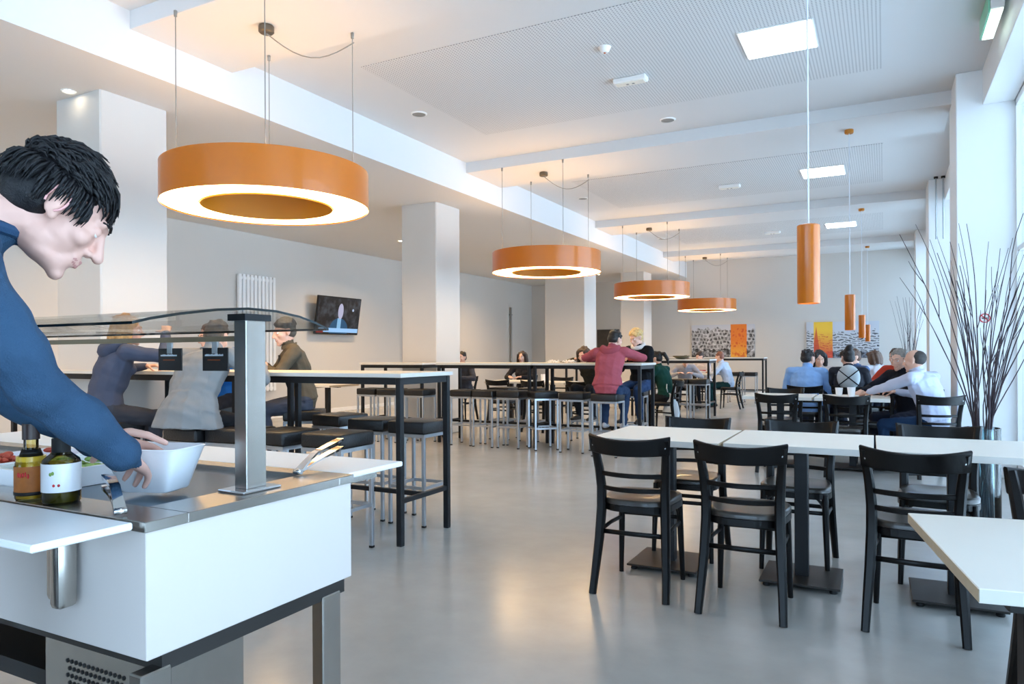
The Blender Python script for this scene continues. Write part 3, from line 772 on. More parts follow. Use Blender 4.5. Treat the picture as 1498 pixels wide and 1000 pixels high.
t1, pl, r = bottle(-1.755, .955, 'slim vinegar bottle with brown label, left on the near rim',
    [(0, 0), (.03, 0), (.033, .004), (.034, .07), (.032, .085), (.018, .108), (.015, .116), (.015, .165), (0, .168)], amber, .1, (.012, .078), (mat('brown_label', '#a85f1e', .6, var=.25, scale=60), oil_y), mat('brown_cap', '#3a2a26', .4))
b = B(); lathe(b, [(r + .0014, .012), (r + .0018, .012), (r + .0018, .02), (r + .0014, .02)], 28); obj('dark_band', b, M['blackm'], pl)
b = B(); lathe(b, [(.0178, .106), (.024, .1), (.0185, .116), (.0178, .106)], 24); obj('neck_band', b, M['blackm'], pl)
b = B()
for k in range(5):
    a = radians(-75 + k * 9); ell(b, (cos(a) * (r + .001), sin(a) * (r + .001), .06 + random.uniform(-.004, .004)), (.0022, .0022, .006), n=6)
obj('lettering', b, M['red'], pl)
t2, pl, r = bottle(-1.655, .965, 'squat olive oil bottle with white floral label',
    [(0, 0), (.036, 0), (.039, .004), (.04, .085), (.037, .097), (.02, .112), (.016, .118), (.016, .135), (0, .138)], olive, .09, (.027, .09), (M['porc'], oil_g), M['blackm'])
b = B()
for a, z in ((-62, .068), (-55, .07)): ell(b, (cos(radians(a)) * r, sin(radians(a)) * r, z), (.004, .003, .0045), n=8)
obj('green_leaf', b, mat('leaf_print', '#7c9a4a', .6), pl)
b = B()
for a in (-52, -38): ell(b, (cos(radians(a)) * r, sin(radians(a)) * r, .043), (.0035, .003, .0035), n=8)
obj('red_flower', b, M['red'], pl)
for k, (x, c, lab) in enumerate(((-1.98, '#8fae5a', 'leftmost steel food tray with green salad'), (-2.25, '#b0412c', 'second food tray with red vegetables at the left edge'))):
    o = thing('food_tray', lab, 'food tray', (x, 1.2, .909))
    b = B()
    for x0, x1, y0, y1 in ((-.12, .12, -.17, -.16), (-.12, .12, .16, .17), (-.12, -.11, -.16, .16), (.11, .12, -.16, .16)): box(b, x0, x1, y0, y1, 0, .05)
    box(b, -.11, .11, -.16, .16, 0, .006); obj('tray', b, M['porc'], o)
    b = B()
    for q in range(70): ell(b, (random.uniform(-.09, .09), random.uniform(-.14, .14), random.uniform(.015, .05)), (random.uniform(.012, .022), random.uniform(.01, .02), .008), Matrix.Rotation(random.uniform(0, 3), 3, 'Z'), n=6)
    s = obj('salad', b, mat('salad', c, .6, var=.5, scale=40), o, True); s['kind'] = 'stuff'

# ------------------------------------------------------------------ twig vases
def twig_vase(x, y, lab, n, hmax, seed, spread):
    rnd = random.Random(seed)
    t = thing('twig_vase', lab, 'vase', (x, y, 0))
    b = B(); lathe(b, [(0, 0), (.105, 0), (.112, .006), (.112, .72), (.108, .722), (.106, .715), (.106, .02), (0, .02)], 32); obj('glass_vase', b, M['vase'], t, True)
    for k in range(n):
        a0 = rnd.uniform(0, 2 * pi); r0 = rnd.uniform(.0, .08); a = a0 + rnd.uniform(-.4, .4)
        if k < n * .75: a = rnd.choice((0, pi)) + rnd.uniform(-.7, .7) + .48
        R = spread * rnd.uniform(.15, 1.); hz = hmax * rnd.uniform(.82, 1.03)
        p0 = V(r0 * cos(a0), r0 * sin(a0), .022); neck = V(.05 * cos(a), .05 * sin(a), .74); tip = V(R * cos(a), R * sin(a), hz)
        pts = []; ph = rnd.uniform(0, 6); amp = rnd.uniform(.008, .022)
        for j in range(19):
            s = j / 18
            p = p0.lerp(neck, s / .36) if s < .36 else neck.lerp(tip, ((s - .36) / .64) ** 1.0) + V(cos(a), sin(a), 0) * -.05 * sin(pi * (s - .36) / .64)
            w = amp * sin(s * 16 + ph) * min(1, s * 2)
            pts.append(p + V(-sin(a) * w + cos(a) * w * .6, cos(a) * w + sin(a) * w * .4, 0))
        rb = rnd.uniform(.0045, .0075)
        b = B(); tube(b, pts, 1, 6, rad=[rb * (1 - .72 * j / 18) for j in range(19)])
        for q in range(rnd.randint(0, 2)):
            j = rnd.randint(9, 15); d = (pts[j + 1] - pts[j]).normalized(); sd = V(rnd.uniform(-1, 1), rnd.uniform(-1, 1), .2)
            L = rnd.uniform(.12, .3); br = [pts[j] + d * (L * s) + sd * (.22 * L * math.sin(s * 1.6)) for s in (0, .25, .5, .75, 1.)]
            tube(b, br, 1, 5, rad=[rb * .5, rb * .45, rb * .4, rb * .3, rb * .2])
        obj('twig', b, M['twig'], t, True)
twig_vase(.60, 5.9, 'tall glass vase of dark twigs beside the window pier', 36, 2.12, 3, .6)
twig_vase(.36, 13.0, 'distant glass vase of thin twigs near the far windows', 14, 2.1, 9, .3)
for x, lab in ((.75, 'left one of two pale hanging tubes by the far windows'), (.85, 'right one of two pale hanging tubes by the far windows')):
    o = thing('hanging_tube', lab, 'hanging tube', (x, 13.45 if 0 else 13.3, H), 0)
    b = B(); lathe(b, [(0, -.03), (.03, -.03), (.03, 0), (0, 0)], 14); obj('canopy', b, M['blackm'], o, True)
    b = B(); lathe(b, [(.01, -1.0), (.013, -1.0), (.013, -.03), (.01, -.03), (.01, -1.0)], 14); obj('tube', b, M['clear'], o, True)

# ------------------------------------------------------------------ small things on tables
def cup(x, y, z, lab, r=.035, h=.09, m=None, fill=None):
    t = thing('cup', lab, 'cup', (x, y, z))
    b = B(); lathe(b, [(0, 0), (r * .75, 0), (r * .78, .004), (r, h), (r - .003, h), (r * .74, .008), (0, .008)], 20); obj('cup_body', b, m or M['porc'], t, True)
    b = B(); lathe(b, [(0, h * .7), (r * .9, h * .7), (r * .9, h * .72), (0, h * .72)], 16); obj('drink', b, fill or mat('coffee', '#4a2d18', .2), t)
    return t
cup(-.31, 8.42, .7755, 'pale coffee cup at the shirt man\'s fingertips', .042, .1)
cup(-.44, 8.62, .7755, 'white paper cup behind the coffee cup', .04, .085)
cup(-5.1, 10.95, .7755, 'white paper cup on low table behind middle bar table', .05, .13)
cup(-.05, 10.9, .7755, 'yellow cup on the table before the lattice back woman', .045, .1, mat('yellow_paper', '#e8c268', .5))
def napkin(x, y, z, lab, s=.07):
    b = B(); n = 9; vs = []
    for i in range(n):
        for j in range(n):
            u, v = i / (n - 1) - .5, j / (n - 1) - .5
            vs.append(b.verts.new((u * 2 * s, v * 2 * s, .004 + .045 * abs(noise.noise(V(u * 4 + x * 9, v * 4, 0))) + .02 * (1 - 2 * max(abs(u), abs(v))))))
    for i in range(n - 1):
        for j in range(n - 1): b.faces.new((vs[i * n + j], vs[(i + 1) * n + j], vs[(i + 1) * n + j + 1], vs[i * n + j + 1]))
    g = bmesh.ops.solidify(b, geom=b.faces[:], thickness=.003)
    o = tag(obj('napkin', b, M['porc'], smooth=True), lab, 'napkin', 'crumpled napkins on the bar table'); o.location = (x, y, z)
napkin(-4.0, 8.9, 1.1285, 'left one of two crumpled white napkins on middle bar table'); napkin(-3.76, 8.9, 1.1285, 'right one of two crumpled white napkins on middle bar table', .08)
b = B(); lathe(b, [(0, 0), (.07, 0), (.16, .05), (.17, .07), (.16, .068), (.07, .012), (0, .012)], 24)
o = tag(obj('fruit_bowl', b, mat('dark_bowl', '#5d5a48', .5, var=.2), smooth=True), 'shallow dark bowl on the third row bar table', 'bowl'); o.location = (-3.56, 14.1, 1.1275)
b = B(); box(b, -.14, .14, -.1, .1, 0, .018, .003); o = tag(obj('serving_tray', b, M['porc']), 'white tray on the table before the green dressed woman', 'tray'); o.location = (-3.85, 11.2, .7755)
# ------------------------------------------------------------------ people
SKIN, TOP, LEGS, SHOE, LIP = range(5)
class Body:
    """primitives of one figure, fused into one continuous surface by a voxel remesh"""
    def __init__(s): s.bm = bmesh.new(); s.seg = []
    def tube(s, pts, rad, lab, up=None, n=12, ball=True):
        pts = [Vector(p) for p in pts]; rad = [r if isinstance(r, tuple) else (r, r) for r in rad]
        sweep(s.bm, pts, circ(1., n), up=up, scale=rad)
        if ball:
            for p, r in zip(pts, rad): ell(s.bm, p, (min(r),) * 3, n=10)
        for a, b, ra, rb in zip(pts, pts[1:], rad, rad[1:]): s.seg.append((a, b, sum(ra) / 2, sum(rb) / 2, lab))
    def ell(s, c, r, lab, rot=None):
        ell(s.bm, c, r, rot, n=16); s.seg.append((Vector(c), Vector(c) + V(0, 0, 1e-4), sum(r) / 3, sum(r) / 3, lab))
    def hand(s, w, d, nrm, side, curl=.5, k=1., lab=SKIN, spread=.16):
        """w wrist, d pointing direction, nrm palm normal, side +1 when the thumb lies along nrm x d"""
        d = Vector(d).normalized(); nrm = Vector(nrm); nrm = (nrm - d * nrm.dot(d)).normalized(); l = nrm.cross(d) * side
        w = Vector(w)
        s.tube([w - d * .02, w + d * .03 * k, w + d * .085 * k], [(.017 * k, .024 * k), (.016 * k, .036 * k), (.014 * k, .038 * k)], lab, up=nrm, ball=False)
        for i, (o, L) in enumerate(((.029, .068), (.010, .078), (-.010, .072), (-.028, .056))):
            p = w + d * .08 * k + l * o * k; q = d + l * o * spread / .03; pts = [p]; ang = 0.
            for f, c in ((.42, .5), (.32, 1.), (.26, .9)):
                ang += curl * c; dd = (q.normalized() * cos(ang) + nrm * sin(ang)); p = p + dd * L * f * k; pts.append(p)
            s.tube(pts, [.0092 * k, .0086 * k, .0078 * k, .0066 * k], lab, n=8)
        p = w + d * .022 * k + l * .03 * k
        s.tube([p, p + (d * .6 + l * .75 + nrm * .25) * .035 * k, p + (d * .95 + l * .8 + nrm * (.25 + curl * .5)) * .055 * k, p + (d * 1.25 + l * .75 + nrm * (.3 + curl * .8)) * .072 * k],
               [.0125 * k, .0105 * k, .0095 * k, .0075 * k], lab, n=8)
    def build(s, voxel, mats, parent, fold=.004, name='body', smooth=3):
        me = D.meshes.new('tmp'); s.bm.to_mesh(me); s.bm.free(); o = D.objects.new('tmp', me); COL.objects.link(o)
        r = o.modifiers.new('r', 'REMESH'); r.mode = 'VOXEL'; r.voxel_size = voxel
        sm = o.modifiers.new('s', 'SMOOTH'); sm.iterations = smooth; sm.factor = .5
        dg = bpy.context.evaluated_depsgraph_get(); out = D.meshes.new_from_object(o.evaluated_get(dg)); out.name = name
        D.objects.remove(o); D.meshes.remove(me)
        nv, nf = len(out.vertices), len(out.polygons)
        co = np.empty(nv * 3, np.float32); out.vertices.foreach_get('co', co); co = co.reshape(-1, 3)
        ce = np.empty(nf * 3, np.float32); out.polygons.foreach_get('center', ce); ce = ce.reshape(-1, 3)
        def nearest(P):
            best = np.full(len(P), 9., np.float32); lab = np.zeros(len(P), np.int32)
            for a, b, ra, rb, l in s.seg:
                a = np.array(a, np.float32); ab = np.array(b, np.float32) - a; t = np.clip(((P - a) @ ab) / (ab @ ab), 0, 1)
                d = np.linalg.norm(P - a - t[:, None] * ab, axis=1) - (ra + t * (rb - ra)); k = d < best
                best[k] = d[k]; lab[k] = l
            return lab
        if fold:
            lv = nearest(co); no = np.empty(nv * 3, np.float32); out.vertices.foreach_get('normal', no); no = no.reshape(-1, 3)
            k = ((lv == TOP) | (lv == LEGS)).astype(np.float32)
            rg = np.random.default_rng(3); h = np.zeros(nv, np.float32)
            for j in range(14):                                  # soft cloth folds: a sum of warped waves
                w = rg.normal(0, 1, 3) * (26 if j < 8 else 55) * np.array([.7, .7, 1.25])
                h += np.sin(co @ w.astype(np.float32) + rg.uniform(0, 6) + 1.5 * np.sin(co @ (w[[1, 2, 0]] * .5).astype(np.float32))) * (.32 if j < 8 else .14)
            co = co + no * (h * k * fold)[:, None]
            out.vertices.foreach_set('co', co.ravel())
        out.polygons.foreach_set('material_index', nearest(ce).astype(np.int32))
        out.polygons.foreach_set('use_smooth', np.ones(nf, bool))
        for m in mats: out.materials.append(m)
        out.update()
        return link(D.objects.new(name, out), parent)
def rotz(a): return Matrix.Rotation(a, 3, 'Z')
def ik(S, T, l1, l2, pole):
    d = T - S; L = min(d.length, (l1 + l2) * .999); u = d.normalized()
    a = (l1 * l1 - l2 * l2 + L * L) / (2 * L); hgt = math.sqrt(max(l1 * l1 - a * a, 0))
    p = Vector(pole); p = (p - u * p.dot(u)).normalized()
    return S + u * a + p * hgt, S + u * L
def head(bd, c, hm, fem=False, k=1.):
    """c centre, hm head matrix (x right, y face, z up)"""
    T = lambda x, y, z: c + hm @ V(x, y, z) * k
    E = lambda x, y, z, a, b_, d, lab=SKIN: bd.ell(T(x, y, z), (a * k, b_ * k, d * k), lab, hm)
    E(0, -.014, .03, .073, .093, .084); E(0, .028, -.015, .059, .06, .078); E(0, .012, -.06, .053, .055, .045)
    E(0, .05, -.082, .036, .032, .026); E(0, .064, -.076, .032, .024, .034); E(0, .077, -.1, .02, .016, .016); E(0, .03, -.085, .046, .04, .022)
    bd.tube([T(-.034, .074, .03), T(0, .085, .026), T(.034, .074, .03)], [.010 * k, .011 * k, .010 * k], SKIN, n=8)
    bd.tube([T(0, .083, .022), T(0, .1, -.004), T(0, .114, -.026)], [.0095 * k, .0105 * k, .0125 * k], SKIN, n=8)
    for s in (-1, 1):
        E(s * .012, .094, -.031, .008, .01, .008); E(s * .036, .056, -.02, .024, .026, .022)
        E(s * .073, -.008, .0, .009, .02, .031); E(s * .077, -.014, .012, .009, .019, .02); E(s * .071, .0, -.026, .007, .010, .010)
        E(s * .029, .07, .006, .015, .014, .012)
    E(0, .076, -.055, .026, .018, .022)
    bd.tube([T(-.018, .085, -.057), T(0, .0965, -.0545), T(.018, .085, -.057)], [.0035 * k, .0055 * k, .0035 * k], LIP, n=8)
    bd.tube([T(-.016, .085, -.064), T(0, .0945, -.067), T(.016, .085, -.064)], [.0035 * k, .006 * k, .0035 * k], LIP, n=8)
def face_parts(par, c, hm, hc, k=1., lids=False, sk=None):
    for s in (-1, 1):
        b = B(); ell(b, (0, 0, 0), (.0125 * k,) * 3, n=20)
        for f in b.faces:
            q = f.calc_center_median()
            if q.y > .0108 * k: f.material_index = 1
            if q.z > (-.0035 if lids else .0045) * k or q.z < -.007 * k: f.material_index = 2
        o = obj('eye', b, [M['eye_w'], M['iris'], sk or M['skin']], par, True); o.matrix_local = Matrix.Translation(c + hm @ V(s * .0295, .0735, .009) * k) @ (hm @ Matrix.Rotation(radians(-14 if lids else -2), 3, 'X')).to_4x4()
        b = B(); tube(b, [c + hm @ V(s * x, y, z) * k for x, y, z in ((.012, .0955, .031), (.026, .0895, .037), (.044, .073, .032))], 1, 6, rad=[.0028 * k, .004 * k, .002 * k]); obj('eyebrow', b, hc, par, True)
def hair(par, c, hm, style, hc, rnd, k=1., voxel=.009):
    bd = Body(); T = lambda x, y, z: c + hm @ V(x, y, z) * k
    E = lambda x, y, z, a, b_, d: bd.ell(T(x, y, z), (a * k, b_ * k, d * k), 0, hm)
    if style == 'bald':
        E(0, -.05, .024, .0775, .076, .078)
    else:
        E(0, -.027, .047, .081, .094, .078); E(0, -.05, .0, .078, .065, .07)
    if style in ('long', 'ponytail', 'bun'):
        for s in (-1, 1): E(s * .05, .01, .06, .035, .06, .05)
    if style == 'long':
        for x, y in ((-.075, .01), (-.07, -.04), (-.035, -.085), (0, -.095), (.035, -.085), (.07, -.04), (.075, .01)):
            bd.tube([T(x, y, .05), T(x * 1.15, y * 1.1 - .005, -.06), T(x * 1.2, y * 1.1, -.17 - rnd.uniform(0, .05)), T(x * 1.0, y * 1.05, -.24 - rnd.uniform(0, .05))], [.034 * k, .034 * k, .03 * k, .014 * k], 0)
    if style == 'bob':
        for x, y in ((-.076, .005), (-.07, -.045), (-.035, -.085), (0, -.09), (.035, -.085), (.07, -.045), (.076, .005)):
            bd.tube([T(x, y, .05), T(x * 1.12, y * 1.1, -.04), T(x * 1.05, y * 1.05, -.1)], [.034 * k, .033 * k, .02 * k], 0)
        for s in (-1, 1): E(s * .035, .045, .085, .045, .035, .03)
    if style == 'bun': E(0, -.075, .125, .05, .05, .045)
    if style == 'ponytail': bd.tube([T(0, -.1, .06), T(0, -.16, .04), T(.02, -.18, -.06), T(.03, -.16, -.15)], [.025 * k, .034 * k, .03 * k, .012 * k], 0)
    cnt = {'curly': 90, 'short': 40, 'tousled': 0, 'bald': 0}.get(style, 24)
    for _ in range(cnt):
        a = rnd.uniform(0, 2 * pi); e = rnd.uniform(.05, 1.5)
        p = V(.08 * cos(a) * cos(e), -.027 + .094 * sin(a) * cos(e), .047 + .078 * sin(e))
        if p.y > .045 and p.z < .07: continue
        r = rnd.uniform(.016, .024) if style == 'curly' else rnd.uniform(.01, .016)
        E(p.x, p.y, p.z, r, r, r)
    o = bd.build(voxel, [hc], par, fold=0, name='hair', smooth=3)
    if style == 'tousled':                                   # separate locks laid over the cap, in the same mesh
        b = B(); b.from_mesh(o.data)
        for _ in range(1500):
            a = rnd.uniform(0, 2 * pi); e = math.asin(rnd.uniform(-.3, 1))
            p = V(.081 * cos(a) * cos(e), -.027 + .094 * sin(a) * cos(e), .047 + .079 * sin(e))
            if p.y > .04 and p.z < .078: continue
            if p.y > -.035 and p.z < .03: continue
            nr = (p - V(0, -.027, .03)).normalized()
            L = rnd.uniform(.03, .06) * (1.15 if p.z > .09 else .7)
            dr = V(rnd.uniform(-.35, .35), .95, .1) if p.z > .055 else V(rnd.uniform(-.25, .25), .2, -.95)
            dr = (dr - nr * dr.dot(nr)).normalized(); lift = rnd.uniform(.004, .014); dp = rnd.uniform(.004, .02)
            pts = [T(*(p + nr * (-.002 + lift * sin(pi * q * .8)) + dr * L * q + V(0, 0, -dp * q * q))) for q in (0, .35, .7, 1)]
            w = rnd.uniform(.0022, .0042)
            tube(b, pts, 1, 5, rad=[w, w, w * .75, w * .2])
        b.to_mesh(o.data); b.free()
        for f in o.data.polygons: f.use_smooth = True
    return o
def lower_body(bd, P0, knees, feet, scale=1.):
    for s, kn, ft in ((-1, knees[0], feet[0]), (1, knees[1], feet[1])):
        hp = P0 + V(s * .092, .0, -.02); kn, ft = Vector(kn), Vector(ft)
        bd.tube([hp, hp.lerp(kn, .5), kn], [.088 * scale, .077 * scale, .06 * scale], LEGS)
        bd.tube([kn, kn.lerp(ft, .35), ft], [.058 * scale, .057 * scale, .044 * scale], LEGS)
        fw = V(s * .12, 1, 0).normalized()
        bd.tube([ft + V(0, 0, -.03) - fw * .045, ft + V(0, 0, -.04) + fw * .06, ft + V(0, 0, -.055) + fw * .16], [(.032, .036), (.034, .042), (.02, .036)], SHOE, up=(0, 0, 1))
def figure(label, x, y, face, seat, top, legs, hairc, style, lean=12, side=0, yaw=0, pitch=8, hands=None, poles=None, curl=.45, fem=False, skin='skin', voxel=.011,
           knees=None, feet=None, extra=None, shoe='#2a2826', face_on=False, k=.97, seed=1, palm=(0, 0, -1), sleeve=TOP, trunk=1.0, hz=None):
    rnd = random.Random(seed)
    p = thing('person', label, 'person', (x, y, 0), radians(face))
    bd = Body(); hipz = hz or seat + .085; P0 = V(0, 0, hipz); th = radians(lean); ps = radians(side)
    def dr(m): return V(sin(ps) * m, sin(th * m), cos(th * m) * cos(ps * m)).normalized()
    wa = P0 + dr(.5) * .15 * k; ch = wa + dr(1.) * .165 * k; uc = ch + dr(1.15) * .125 * k; nb = uc + dr(1.4) * .075 * k
    w = (.92 if fem else 1.) * trunk
    fw = V(0, 1, 0)
    bd.tube([P0 + V(0, 0, -.07), P0, P0.lerp(wa, .55)], [(.105, .15), (.125, .18 * (1.02 if fem else .97)), (.115, .158 * w)], LEGS, up=fw, ball=False)
    bd.tube([P0 + V(0, 0, .015), P0.lerp(wa, .5), wa, ch, uc, uc.lerp(nb, .55), nb], [(.134, .186 * w), (.128, .172 * w), (.118, .15 * w), (.128, .172 * w), (.108, .178 * w), (.085, .13 * w), (.06, .066)], TOP, up=fw, ball=False)
    if fem:
        for s in (-1, 1): bd.ell(ch + V(s * .07, .085, .02), (.065, .055, .06), TOP)
    hm = rotz(radians(yaw)) @ Matrix.Rotation(radians(-pitch), 3, 'X')
    c = nb + dr(1.) * .06 * k + hm @ V(0, .018, .085) * k
    bd.tube([nb - dr(1.4) * .02, nb + dr(1.2) * .05, c + hm @ V(0, -.025, -.045)], [.06, .052, .051], SKIN)
    head(bd, c, hm, fem, k)
    hands = hands or ((-.13, .36, seat + .36), (.13, .36, seat + .36)); poles = poles or ((-.8, -.3, -.5), (.8, -.3, -.5))
    for s, T_, pl in ((-1, hands[0], poles[0]), (1, hands[1], poles[1])):
        sh = uc + V(s * .172 * w, .0, .03)
        bd.tube([uc.lerp(nb, .5) + V(s * .05, 0, 0), sh], [.068, .066], TOP)
        el, wr = ik(sh, Vector(T_), .285 * k, .262 * k, pl)
        bd.tube([sh, sh.lerp(el, .5), el], [.063, .056, .05], TOP)
        bd.tube([el, el.lerp(wr, .4), wr - (wr - el).normalized() * .01], [.05, .046, .034], sleeve)
        bd.hand(wr, (wr - el).normalized() + V(0, .05, -.05), palm, -s, curl)
    if knees is None:
        if seat > .6: knees = ((-.13, .36, seat + .02), (.13, .36, seat + .02)); feet = ((-.12, .26, .38), (.12, .26, .38))
        else: knees = ((-.13, .40, seat + .055), (.13, .40, seat + .055)); feet = ((-.13, .34, .085), (.13, .36, .085))
    lower_body(bd, P0, knees, feet)
    if extra: extra(bd, P0, wa, ch, uc, nb)
    sk = M[skin]
    body = bd.build(voxel, [sk, cloth(top), cloth(legs), mat('shoe', shoe, .5), M['lip']], p)
    hc = hairm(hairc); hair(p, c, hm, style, hc, rnd, k, voxel=max(.007, voxel * .85))
    face_parts(p, c, hm, hc, k, False, sk)
    return p, nb, uc
def hood(p, nb, col, r=.075):
    b = B(); pts = [nb + V(r * 1.25 * cos(a), -.045 + r * .95 * sin(a), .0 + .035 * cos(a) ** 2 - .03 * (sin(a) < 0) * -sin(a)) for a in [2 * pi * k / 20 for k in range(21)]]
    tube(b, pts, 1, 10, rad=[.03 + .026 * max(0, -sin(2 * pi * k / 20)) for k in range(21)]); obj('hood', b, cloth(col), p, True)
def collar(p, nb, col):
    b = B(); pts = [nb + V(.066 * cos(a), .062 * sin(a) + .004, .012 - .018 * sin(a)) for a in [2 * pi * k / 18 for k in range(19)]]
    sweep(b, pts, rect(.034, .012, .004), up=(0, 0, 1), cap=False); obj('collar', b, cloth(col), p, True)
TZ, LZ = 1.165, .81
# --- nearest high table
p, nb, uc = figure('woman in slate hoodie seated with her back to us at nearest high table', -5.23, 3.36, -12, .75, '#4a5062', '#3d3f47', '#b98a4e', 'long', lean=17, yaw=-25, pitch=6,
    hands=((-.2, .4, TZ), (.2, .38, 1.42)), poles=((-.9, -.3, -.4), (.95, .35, -.55)), curl=.9, fem=True, voxel=.008, seed=2, trunk=1.05); hood(p, nb, '#454b5d')
p, nb, uc = figure('person in light grey coat leaning forward at nearest high table', -4.2, 3.3, 4, .75, '#8a8a8a', '#1d1d20', '#5a4a3c', 'short', lean=30, yaw=15, pitch=30, side=-6,
    hands=((-.2, .45, TZ), (.22, .46, TZ)), voxel=.008, seed=3, trunk=1.3,
    extra=lambda bd, P0, wa, ch, uc, nb: bd.tube([P0 + V(0, -.01, -.08), P0 + V(0, 0, .03), wa], [(.2, .27), (.17, .23), (.13, .18)], TOP, up=V(0, 1, 0), ball=False)); collar(p, nb, '#7d7d7d')
p, nb, uc = figure('woman in brown cardigan with short grey hair at far side of nearest table', -4.66, 4.86, 140, .75, '#5d5446', '#454a58', '#4f4a44', 'curly', lean=14, yaw=18, pitch=12,
    hands=((-.06, .36, TZ), (.08, .34, TZ + .01)), fem=True, voxel=.007, seed=4, curl=.8, trunk=1.1)
collar(p, nb, '#6a604f')
b = B(); sweep(b, [(-.035, .135, 1.03), (-.04, .16, 1.12), (-.05, .165, 1.2), (-.055, .14, 1.28)], rect(.05, .012, .004), up=(0, 1, 0)) if 0 else sweep(b, [(.0, .125, .95), (.0, .165, 1.07), (0, .2, 1.17), (0, .205, 1.25)], rect(.014, .09, .004), up=(0, 1, 0)); obj('dark_shirt', b, cloth('#242426'), p)
p, nb, uc = figure('person in bright blue shirt across nearest table behind steel post', -5.72, 4.95, 185, .75, '#1f63b0', '#23262e', '#6b4a34', 'short', lean=22, yaw=-15, pitch=15, voxel=.009, seed=5, hands=((-.2, .38, TZ), (.2, .38, TZ)))
# --- middle high table
p, nb, uc = figure('man in red hoodie and jeans leaning on the middle bar table', -2.99, 8.25, 2, .75, '#a8535e', '#2b3d5a', '#191513', 'short', lean=24, yaw=-28, pitch=26,
    hands=((-.2, .48, TZ + .02), (.14, .50, TZ + .02)), poles=((-1, -.15, -.12), (1, -.15, -.08)), voxel=.008, seed=6, trunk=1.08, feet=((-.1, .1, .36), (.08, .12, .36)), shoe='#b9b9bd'); hood(p, nb, '#9c4a55', .08)
p, nb, uc = figure('blonde woman in black cardigan facing the man in red hoodie', -2.98, 9.58, 170, .75, '#16171b', '#2d4468', '#d8b678', 'curly', lean=8, yaw=-12, pitch=22,
    hands=((-.08, .34, TZ), (.1, .34, TZ)), poles=((-.5, -.5, -.8), (.5, -.5, -.8)), fem=True, voxel=.008, seed=7)
b = B(); pts = [nb + V(.075 * cos(a), .07 * sin(a) + .01, .02 - .03 * sin(a)) for a in [2 * pi * q / 18 for q in range(19)]]; tube(b, pts, .03, 10); obj('white_scarf', b, cloth('#d9d7d6'), p, True)
p, nb, uc = figure('person in olive jacket with brown hair left of the man in red hoodie', -3.68, 9.72, 165, .75, '#3b372c', '#22242a', '#3a2a20', 'long', lean=32, yaw=10, pitch=20, hands=((-.15, .33, TZ), (.15, .33, TZ)), fem=True, seed=8, hz=.68)
p, nb, uc = figure('woman in dark green dress with black hair beside the plastic bag', -3.05, 11.15, 75, .46, '#123d35', '#17181c', '#14110f', 'ponytail', lean=16, yaw=15, pitch=18, hands=((-.13, .42, LZ), (.15, .40, LZ)), fem=True, seed=9)
o = thing('carrier_bag', 'pale carrier bag hanging beside the woman in dark green', 'bag', (-2.95, 11.05, .2))
b = B(); sweep(b, [(0, 0, 0), (0, 0, .12), (.0, 0, .26), (-.02, 0, .36), (-.04, 0, .42)], [(.5 * u, v) for u, v in circ(1., 14)], up=(0, 1, 0), scale=[.13, .14, .11, .05, .025])
for v in b.verts: v.co += V(noise.noise(v.co * 12), noise.noise(v.co * 11 + V(3, 3, 3)), 0) * .02
obj('sack', b, cloth('#cfd8de'), o, True)
b = B(); tube(b, [(-.05, 0, .41), (-.06, .04, .5), (-.07, 0, .56), (-.06, -.04, .5), (-.05, 0, .41)], .008, 8); obj('handle', b, cloth('#cfd8de'), o, True)
p, nb, uc = figure('dark haired girl facing us at the low tables behind', -6.27, 12.55, 180, .46, '#26262b', '#20222a', '#2c1e18', 'long', lean=6, yaw=5, pitch=4, hands=((-.13, .36, LZ), (.13, .36, LZ)), fem=True, seed=10)
p, nb, uc = figure('dark dressed person half hidden behind second column', -7.08, 11.65, 180, .46, '#3a3d47', '#20222a', '#191513', 'short', lean=8, hands=((-.13, .36, LZ), (.13, .36, LZ)), seed=11)
p, nb, uc = figure('bowed person in pale grey sweater behind third row table', -3.9, 15.75, 195, .46, '#9a9aa2', '#2c3038', '#4a3b30', 'short', lean=34, yaw=10, pitch=35, hands=((-.15, .4, LZ), (.15, .4, LZ)), voxel=.012, seed=12)
p, nb, uc = figure('person in red and white top behind third row table', -3.75, 17.1, 150, .46, '#d9d4d6', '#2c3038', '#3c2a22', 'short', lean=16, pitch=20, hands=((-.13, .38, LZ), (.13, .38, LZ)), voxel=.012, seed=13)
b = B(); sweep(b, [(-.16, .16, .8), (0, .2, .8), (.16, .16, .8)], rect(.1, .014, .004), up=(0, 0, 1)); obj('red_band', b, cloth('#b8434a'), p)
p, nb, uc = figure('person in pale blue top and teal trousers, third row', -3.1, 16.5, 85, .46, '#b9c8de', '#123a40', '#8a5a48', 'short', lean=18, pitch=18, hands=((-.13, .4, LZ), (.13, .4, LZ)), voxel=.012, seed=14)
